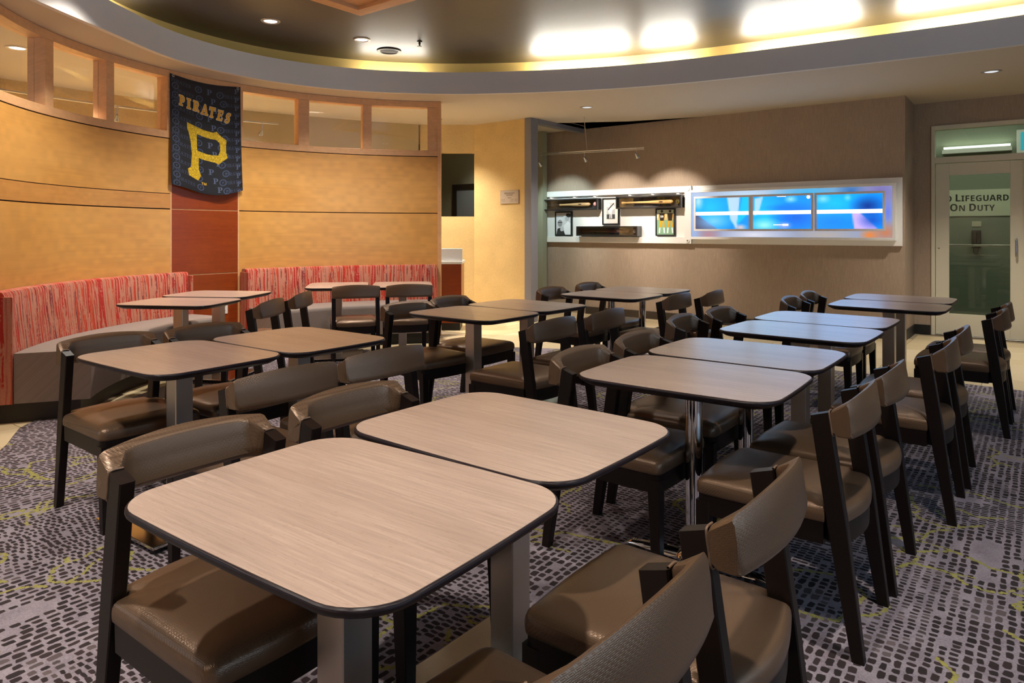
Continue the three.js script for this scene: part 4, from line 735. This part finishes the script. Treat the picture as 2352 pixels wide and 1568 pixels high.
[[-6.365, -6.04, 1.237, 1.635, 0, 'black framed black-and-white photograph of two men in caps'], [-5.475, -5.18, 1.415, 1.83, 0.055, 'black framed black-and-white photograph with wide white mat'], [-4.57, -4.26, 1.245, 1.650, 0, 'black framed colour photograph of two players on green field']].forEach(([a, b, y0, y1, mat, label], k) => {
  const t = thing('framed_photograph', label, 'picture', 'framed photographs in the niche'), r = 0.02, qf = FQ - 0.05, qb = FQ - 0.008;
  part('picture_frame', mergeGeometries([rspan(a, b, y1 - r, y1, qf, qb, 0.003), rspan(a, b, y0, y0 + r, qf, qb, 0.003), rspan(a, a + r, y0 + r, y1 - r, qf, qb, 0.003), rspan(b - r, b, y0 + r, y1 - r, qf, qb, 0.003)]), M.black, t);
  if (mat) part('mat_board', span(a + r, b - r, y0 + r, y1 - r, qf + 0.016, qf + 0.02), M.whitePaint, t);
  const x0 = a + r + mat, x1 = b - r - mat, v0 = y0 + r + mat * 1.3, v1 = y1 - r - mat, g = new THREE.BoxGeometry(x1 - x0, v1 - v0, 0.003); g.translate((x0 + x1) / 2, (v0 + v1) / 2, -(qf + 0.013));
  part('photo_print', g, std({ map: canvasTexture(256, 360, (c, w, h) => photoArt[k](c, w, h)), roughness: 0.35 }), t);
});
// small lamps in the head of the niche
[-6.45, -6.0, -5.62, -5.0, -4.62, -4.22].forEach((x) => {
  const t = thing('puck_light', 'small round puck light in the head of the baseball niche', 'light', 'puck lights in the niche head');
  part('rim', cyl(0.028, 0.028, 0.01, x, 1.87, FQ - 0.035, 18), M.satin, t); part('light_lens', cyl(0.02, 0.02, 0.006, x, 1.8625, FQ - 0.035, 18), std({ color: 0x000000, emissive: NEUTRAL, emissiveIntensity: 3 }), t);
  spot(P(x, 1.856, FQ - 0.035), P(x, 1.2, FQ - 0.03), 0.12, 1.2, 0.6, NEUTRAL, 1);
});

// ------------------------------------------------------------------ track lights
function trackHead(parent, x, y, q, to, intensity, color) {
  const h = new THREE.Group(); h.name = 'spot_head'; parent.add(h); h.position.copy(P(x, y, q)); h.lookAt(to);
  part('lamp_shade', (() => { const g = lathe([[0.008, -0.05], [0.012, -0.045], [0.016, -0.02], [0.03, 0.02], [0.032, 0.026], [0.028, 0.024], [0.014, -0.015], [0.0, -0.02]], 20); g.rotateX(Math.PI / 2); return g; })(), M.satin, h);
  part('lamp_bulb', (() => { const g = new THREE.SphereGeometry(0.02, 14, 10); g.scale(1, 1, 0.5); g.translate(0, 0, 0.012); return g; })(), M.bulb, h);
  const dir = to.clone().sub(P(x, y, q)).normalize();
  spot(P(x, y, q).addScaledVector(dir, 0.045), to, intensity, 0.62, 0.35, color, 1.5);
}
{
  const t = thing('track_light', 'thin rail with three small spot heads before the taupe wall', 'track light');
  const q = 8.45, rail = [P(-6.35, 2.48, q + 0.05), P(-5.7, 2.465, q), P(-5.2, 2.455, q - 0.01), P(-4.24, 2.435, q - 0.02)];
  part('rail', tube(rail, 0.008, 8, 40), M.satin, t); part('rail', tube(rail.map((p) => p.clone().add(new THREE.Vector3(0, -0.022, 0))), 0.005, 6, 40), M.satin, t);
  part('rail_clip', mergeGeometries([cyl(0.006, 0.006, 0.05, -4.25, 2.425, q - 0.02, 8), cyl(0.006, 0.006, 0.05, -4.75, 2.445, q - 0.015, 8), cyl(0.006, 0.006, 0.05, -5.6, 2.46, q, 8)]), M.satin, t);
  part('suspension_rod', rod(P(-5.14, 2.46, q), P(-5.19, SOFFIT, q), 0.004), M.satin, t);
  for (const [x, yy, tx] of [[-5.96, 2.31, -6.12], [-5.17, 2.335, -5.15], [-4.355, 2.335, -4.28]]) { part('stem', rod(P(x - 0.01, yy + 0.04, q), P(x - 0.02, 2.45, q), 0.005), M.satin, t); trackHead(t, x, yy, q, P(tx, 1.52, QB), x < -5.5 ? 5 : 6.5, x < -5.5 ? new THREE.Color(0.72, 0.95, 1.0) : NEUTRAL); }
}
{
  const t = thing('ceiling_spotlight', 'black cylinder spotlight on stem beyond the grey beam', 'spotlight');
  part('stem', rod(P(-7.0, SOFFIT, 9.15), P(-7.0, 2.84, 9.15), 0.008), M.darkMetal, t); part('lamp_can', rod(P(-7.08, 2.82, 9.2), P(-6.88, 2.79, 9.05), 0.03, 16), M.darkMetal, t); part('cable', tube([P(-7.0, 2.94, 9.15), P(-7.1, 2.9, 9.18), P(-7.08, 2.83, 9.18)], 0.004, 6, 16), M.darkMetal, t);
}
{
  const t = thing('track_light', 'thin rail of spot heads seen through the windows of the curved wall', 'track light');
  const c = [[-7.72, 0.9], [-8.12, 2.3], [-8.2, 3.4], [-8.1, 4.5], [-7.9, 5.3]].map(([x, q]) => P(x, 2.71, q));
  part('rail', tube(c, 0.012, 8, 60), M.satin, t);
  for (const [x, q] of [[-8.0, 1.75], [-8.14, 2.65], [-8.19, 3.45], [-7.95, 5.1]]) { part('stem', rod(P(x, 2.71, q), P(x - 0.02, 2.62, q), 0.008), M.satin, t); trackHead(t, x - 0.03, 2.58, q, P(x - 0.75, 1.9, q + 0.2), 20, WARM); }
  for (const [x, q] of [[-8.1, 2.1], [-8.15, 3.9]]) part('suspension_rod', rod(P(x, 2.71, q), P(x, SOFFIT, q), 0.004), M.satin, t);
}

// ------------------------------------------------------------------ recessed downlights, speaker, sprinkler
function downlight(label, x, q, y, intensity, mat = M.lens, color = NEUTRAL, ang = 0.95) {
  const t = thing('downlight', label, 'downlight', 'recessed ceiling downlights'); t.position.copy(P(x, y, q));
  part('trim_ring', lathe([[0.062, -0.002], [0.07, -0.010], [0.086, -0.009], [0.092, -0.003], [0.092, 0], [0.062, 0]], 32), M.mapleTrimMetal, t);
  part('light_lens', lathe([[0, -0.0035], [0.05, -0.0035], [0.063, -0.002], [0.063, 0], [0, 0]], 32), mat, t);
  if (intensity) spot(P(x, y - 0.02, q), P(x, 0, q), intensity, ang, 0.6, color, 3);
}
M.mapleTrimMetal = std({ color: rgb(196, 186, 174), metalness: 0.5, roughness: 0.4 });
downlight('bright downlight in dark ceiling above the left bench', -6.02, 3.95, CEIL, 21);
downlight('bright downlight in dark ceiling beside the round ceiling speaker', -5.82, 4.93, CEIL, 21);
downlight('downlight in dark ceiling above the lobby end of the left bench', -5.45, 2.3, CEIL, 21);
downlight('downlight in dark ceiling between the coffer and the display wall', -3.2, 4.85, CEIL, 9);
downlight('downlight in dark ceiling above the table second from the glass door', -0.9, 5.3, CEIL, 5);
downlight('downlight in dark ceiling above the door-side chairs', 0.1, 2.0, CEIL, 18);
downlight('downlight in dark ceiling above the table fourth from the glass door', -1.0, 0.45, CEIL, 20);
downlight('downlight in dark ceiling at the lobby edge of the coffer', -3.0, 0.2, CEIL, 22);
downlight('downlight in pale dropped ceiling before the yellow wall', -4.77, 7.84, SOFFIT, 22, M.lensDim);
downlight('downlight in pale dropped ceiling before the glass door', -0.42, 8.6, SOFFIT, 22, M.lensDim);
downlight('downlight over the hallway, seen through the first small window', -7.25, 2.21, SOFFIT, 48);
downlight('downlight over the hallway, seen through the small windows by the yellow wall', -7.03, 5.98, SOFFIT, 34);
downlight('downlight over the hallway behind the cherry pillar', -7.9, 4.2, SOFFIT, 34);
downlight('downlight over the counter behind the curved wall', -7.02, 7.33, SOFFIT, 27);
downlight('unseen downlight added to brighten the olive wall beyond the square opening', -7.7, 8.7, SOFFIT, 4);  // unseen lamp added so the wall and door behind the opening show up
downlight('unseen fill downlight added over the lobby, nearest the right-hand window', 1.4, -1.8, SOFFIT, 22);  // the three lobby lamps are added to brighten its wall and give fill
downlight('unseen fill downlight added over the middle of the lobby', -1.6, -1.8, SOFFIT, 22);
downlight('unseen fill downlight added over the lobby before its window', -4.6, -1.6, SOFFIT, 22);
{
  const t = thing('ceiling_speaker', 'round flush ceiling speaker at the edge of the dark ceiling', 'speaker'); t.position.copy(P(-5.93, CEIL, 5.42));
  part('speaker_ring', lathe([[0.105, -0.004], [0.115, -0.016], [0.135, -0.012], [0.14, 0], [0.105, 0]], 36), M.darkMetal, t); part('grille', lathe([[0, -0.014], [0.06, -0.012], [0.105, -0.005], [0.105, 0], [0, 0]], 32), std({ color: rgb(58, 52, 44), roughness: 0.8 }), t);
  const s = thing('fire_sprinkler', 'small dark fire sprinkler hanging from the dark ceiling', 'sprinkler'); s.position.copy(P(-5.38, CEIL, 5.36));
  part('escutcheon', lathe([[0, 0], [0.03, 0], [0.026, -0.008], [0, -0.01]], 20), M.darkMetal, s); part('sprinkler_body', lathe([[0, -0.01], [0.01, -0.01], [0.012, -0.03], [0.006, -0.045], [0, -0.05]], 14), M.darkMetal, s); part('deflector', lathe([[0, -0.05], [0.024, -0.052], [0.024, -0.055], [0, -0.056]], 20), M.darkMetal, s);
}
// ------------------------------------------------------------------ tubes hidden in the cove
const COVE = offset(RING, 0.15), nearest = (x, q) => { let b = 0, d = 1e9; COVE.forEach((p, i) => { const e = Math.hypot(p[0] - x, p[1] - q); if (e < d) { d = e; b = i; } }); return b; };
[[[-4.75, 6.65], [-3.72, 7.12]], [[-3.55, 7.16], [-3.05, 7.3]], [[-2.62, 7.36], [-1.5, 7.5]], [[-1.1, 7.55], [0.1, 7.62]], [[-6.42, 5.42], [-6.0, 5.95]], [[-5.95, 2.2], [-6.35, 2.85]], [[1.0, 7.45], [2.1, 6.8]]].forEach(([a, b], n) => {
  const t = thing('cove_tube', ['fluorescent tube in the ceiling cove beside the yellow wall', 'short fluorescent tube in the ceiling cove before the baseball niche', 'fluorescent tube in the ceiling cove before the video screens', 'fluorescent tube in the ceiling cove before the glass door', 'fluorescent tube in the ceiling cove beside the round speaker', 'fluorescent tube in the ceiling cove above the left bench', 'fluorescent tube in the ceiling cove beyond the glass door'][n], 'tube light', 'fluorescent tubes in the ceiling cove');
  const ia = COVE[nearest(...a)], ib = COVE[nearest(...b)], A = P(ia[0], 3.192, ia[1]), B = P(ib[0], 3.192, ib[1]), d = B.clone().sub(A), L = d.length(), mid = A.clone().add(B).multiplyScalar(0.5);
  part('light_tube', rod(A, B, 0.016, 12), n === 4 || n === 5 ? M.tubeOld : M.tubeGlow, t);
  const hs = new THREE.BoxGeometry(L + 0.04, 0.17, 0.05); hs.rotateY(-Math.atan2(d.z, d.x)); hs.translate(mid.x, 3.087, mid.z); part('housing', triUV(hs), M.whitePaint, t);
  const l = new THREE.RectAreaLight(TUBE, n === 4 || n === 5 ? 10 : 28, L, 0.03); l.position.set(mid.x, 3.21, mid.z); l.rotation.set(Math.PI / 2, 0, 0); l.rotation.z = Math.atan2(d.z, d.x); scene.add(l);
});

// ------------------------------------------------------------------ counter, notice plate
{
  const R = new THREE.Vector3(Math.cos(YAW), 0, -Math.sin(YAW)), F = new THREE.Vector3(-Math.sin(YAW), 0, -Math.cos(YAW)), at = new THREE.Vector3().addScaledVector(R, -1.0).addScaledVector(F, 9.42);
  const c = thing('counter_cabinet', 'cherry wood base cabinet at the end of the curved wall', 'cabinet'); c.position.set(at.x, 0, at.z); c.rotation.y = YAW;
  part('body', triUV(new RoundedBoxGeometry(0.66, 0.78, 0.52, 2, 0.003).translate(0, 0.49, 0)), M.cherry, c); part('toe_kick', triUV(new THREE.BoxGeometry(0.62, 0.1, 0.46).translate(0, 0.05, 0)), M.black, c);
  const w = thing('white_countertop', 'white countertop with upright splash on the cherry cabinet', 'countertop'); w.position.set(at.x, 0, at.z); w.rotation.y = YAW;
  part('slab', triUV(new RoundedBoxGeometry(0.69, 0.035, 0.55, 2, 0.005).translate(0, 0.8985, 0)), M.whiteGloss, w); part('splash', triUV(new RoundedBoxGeometry(0.68, 0.17, 0.025, 2, 0.005).translate(0, 1.0, 0.2)), M.whiteGloss, w);
}
{
  const tex = canvasTexture(512, 384, (g, w, h) => {
    g.fillStyle = 'rgb(176,160,142)'; g.fillRect(0, 0, w, h); g.fillStyle = 'rgb(58,44,34)'; g.textAlign = 'center';
    g.font = 'bold 54px sans-serif'; g.fillText('BREAKFAST', w / 2, 100); g.fillText('HOURS', w / 2, 156);
    g.font = 'bold 30px sans-serif'; g.fillText('SERVED', w / 2, 228); g.font = '27px sans-serif'; g.textAlign = 'left';
    g.fillText('MON-FRI', 22, 280); g.fillText('SAT-SUN', 22, 326); g.textAlign = 'right'; g.fillText('6:30AM - 9:30AM', w - 22, 280); g.fillText('7:00AM - 10:30AM', w - 22, 326);
  });
  const t = thing('notice_plate', 'small taupe BREAKFAST HOURS plate on the yellow wall', 'sign');
  const g = new RoundedBoxGeometry(0.345, 0.2, 0.012, 2, 0.003); g.translate(-6.245, 1.82, -8.083); part('plate', g, std({ color: rgb(150, 132, 112), roughness: 0.45 }), t);
  const f = new THREE.PlaneGeometry(0.335, 0.19); f.translate(-6.245, 1.82, -8.0763); part('printed_face', f, std({ map: tex, roughness: 0.45 }), t);
}

scene.traverse((o) => { if (o.isMesh) { o.castShadow = true; o.receiveShadow = true; } });
renderer.render(scene, camera);
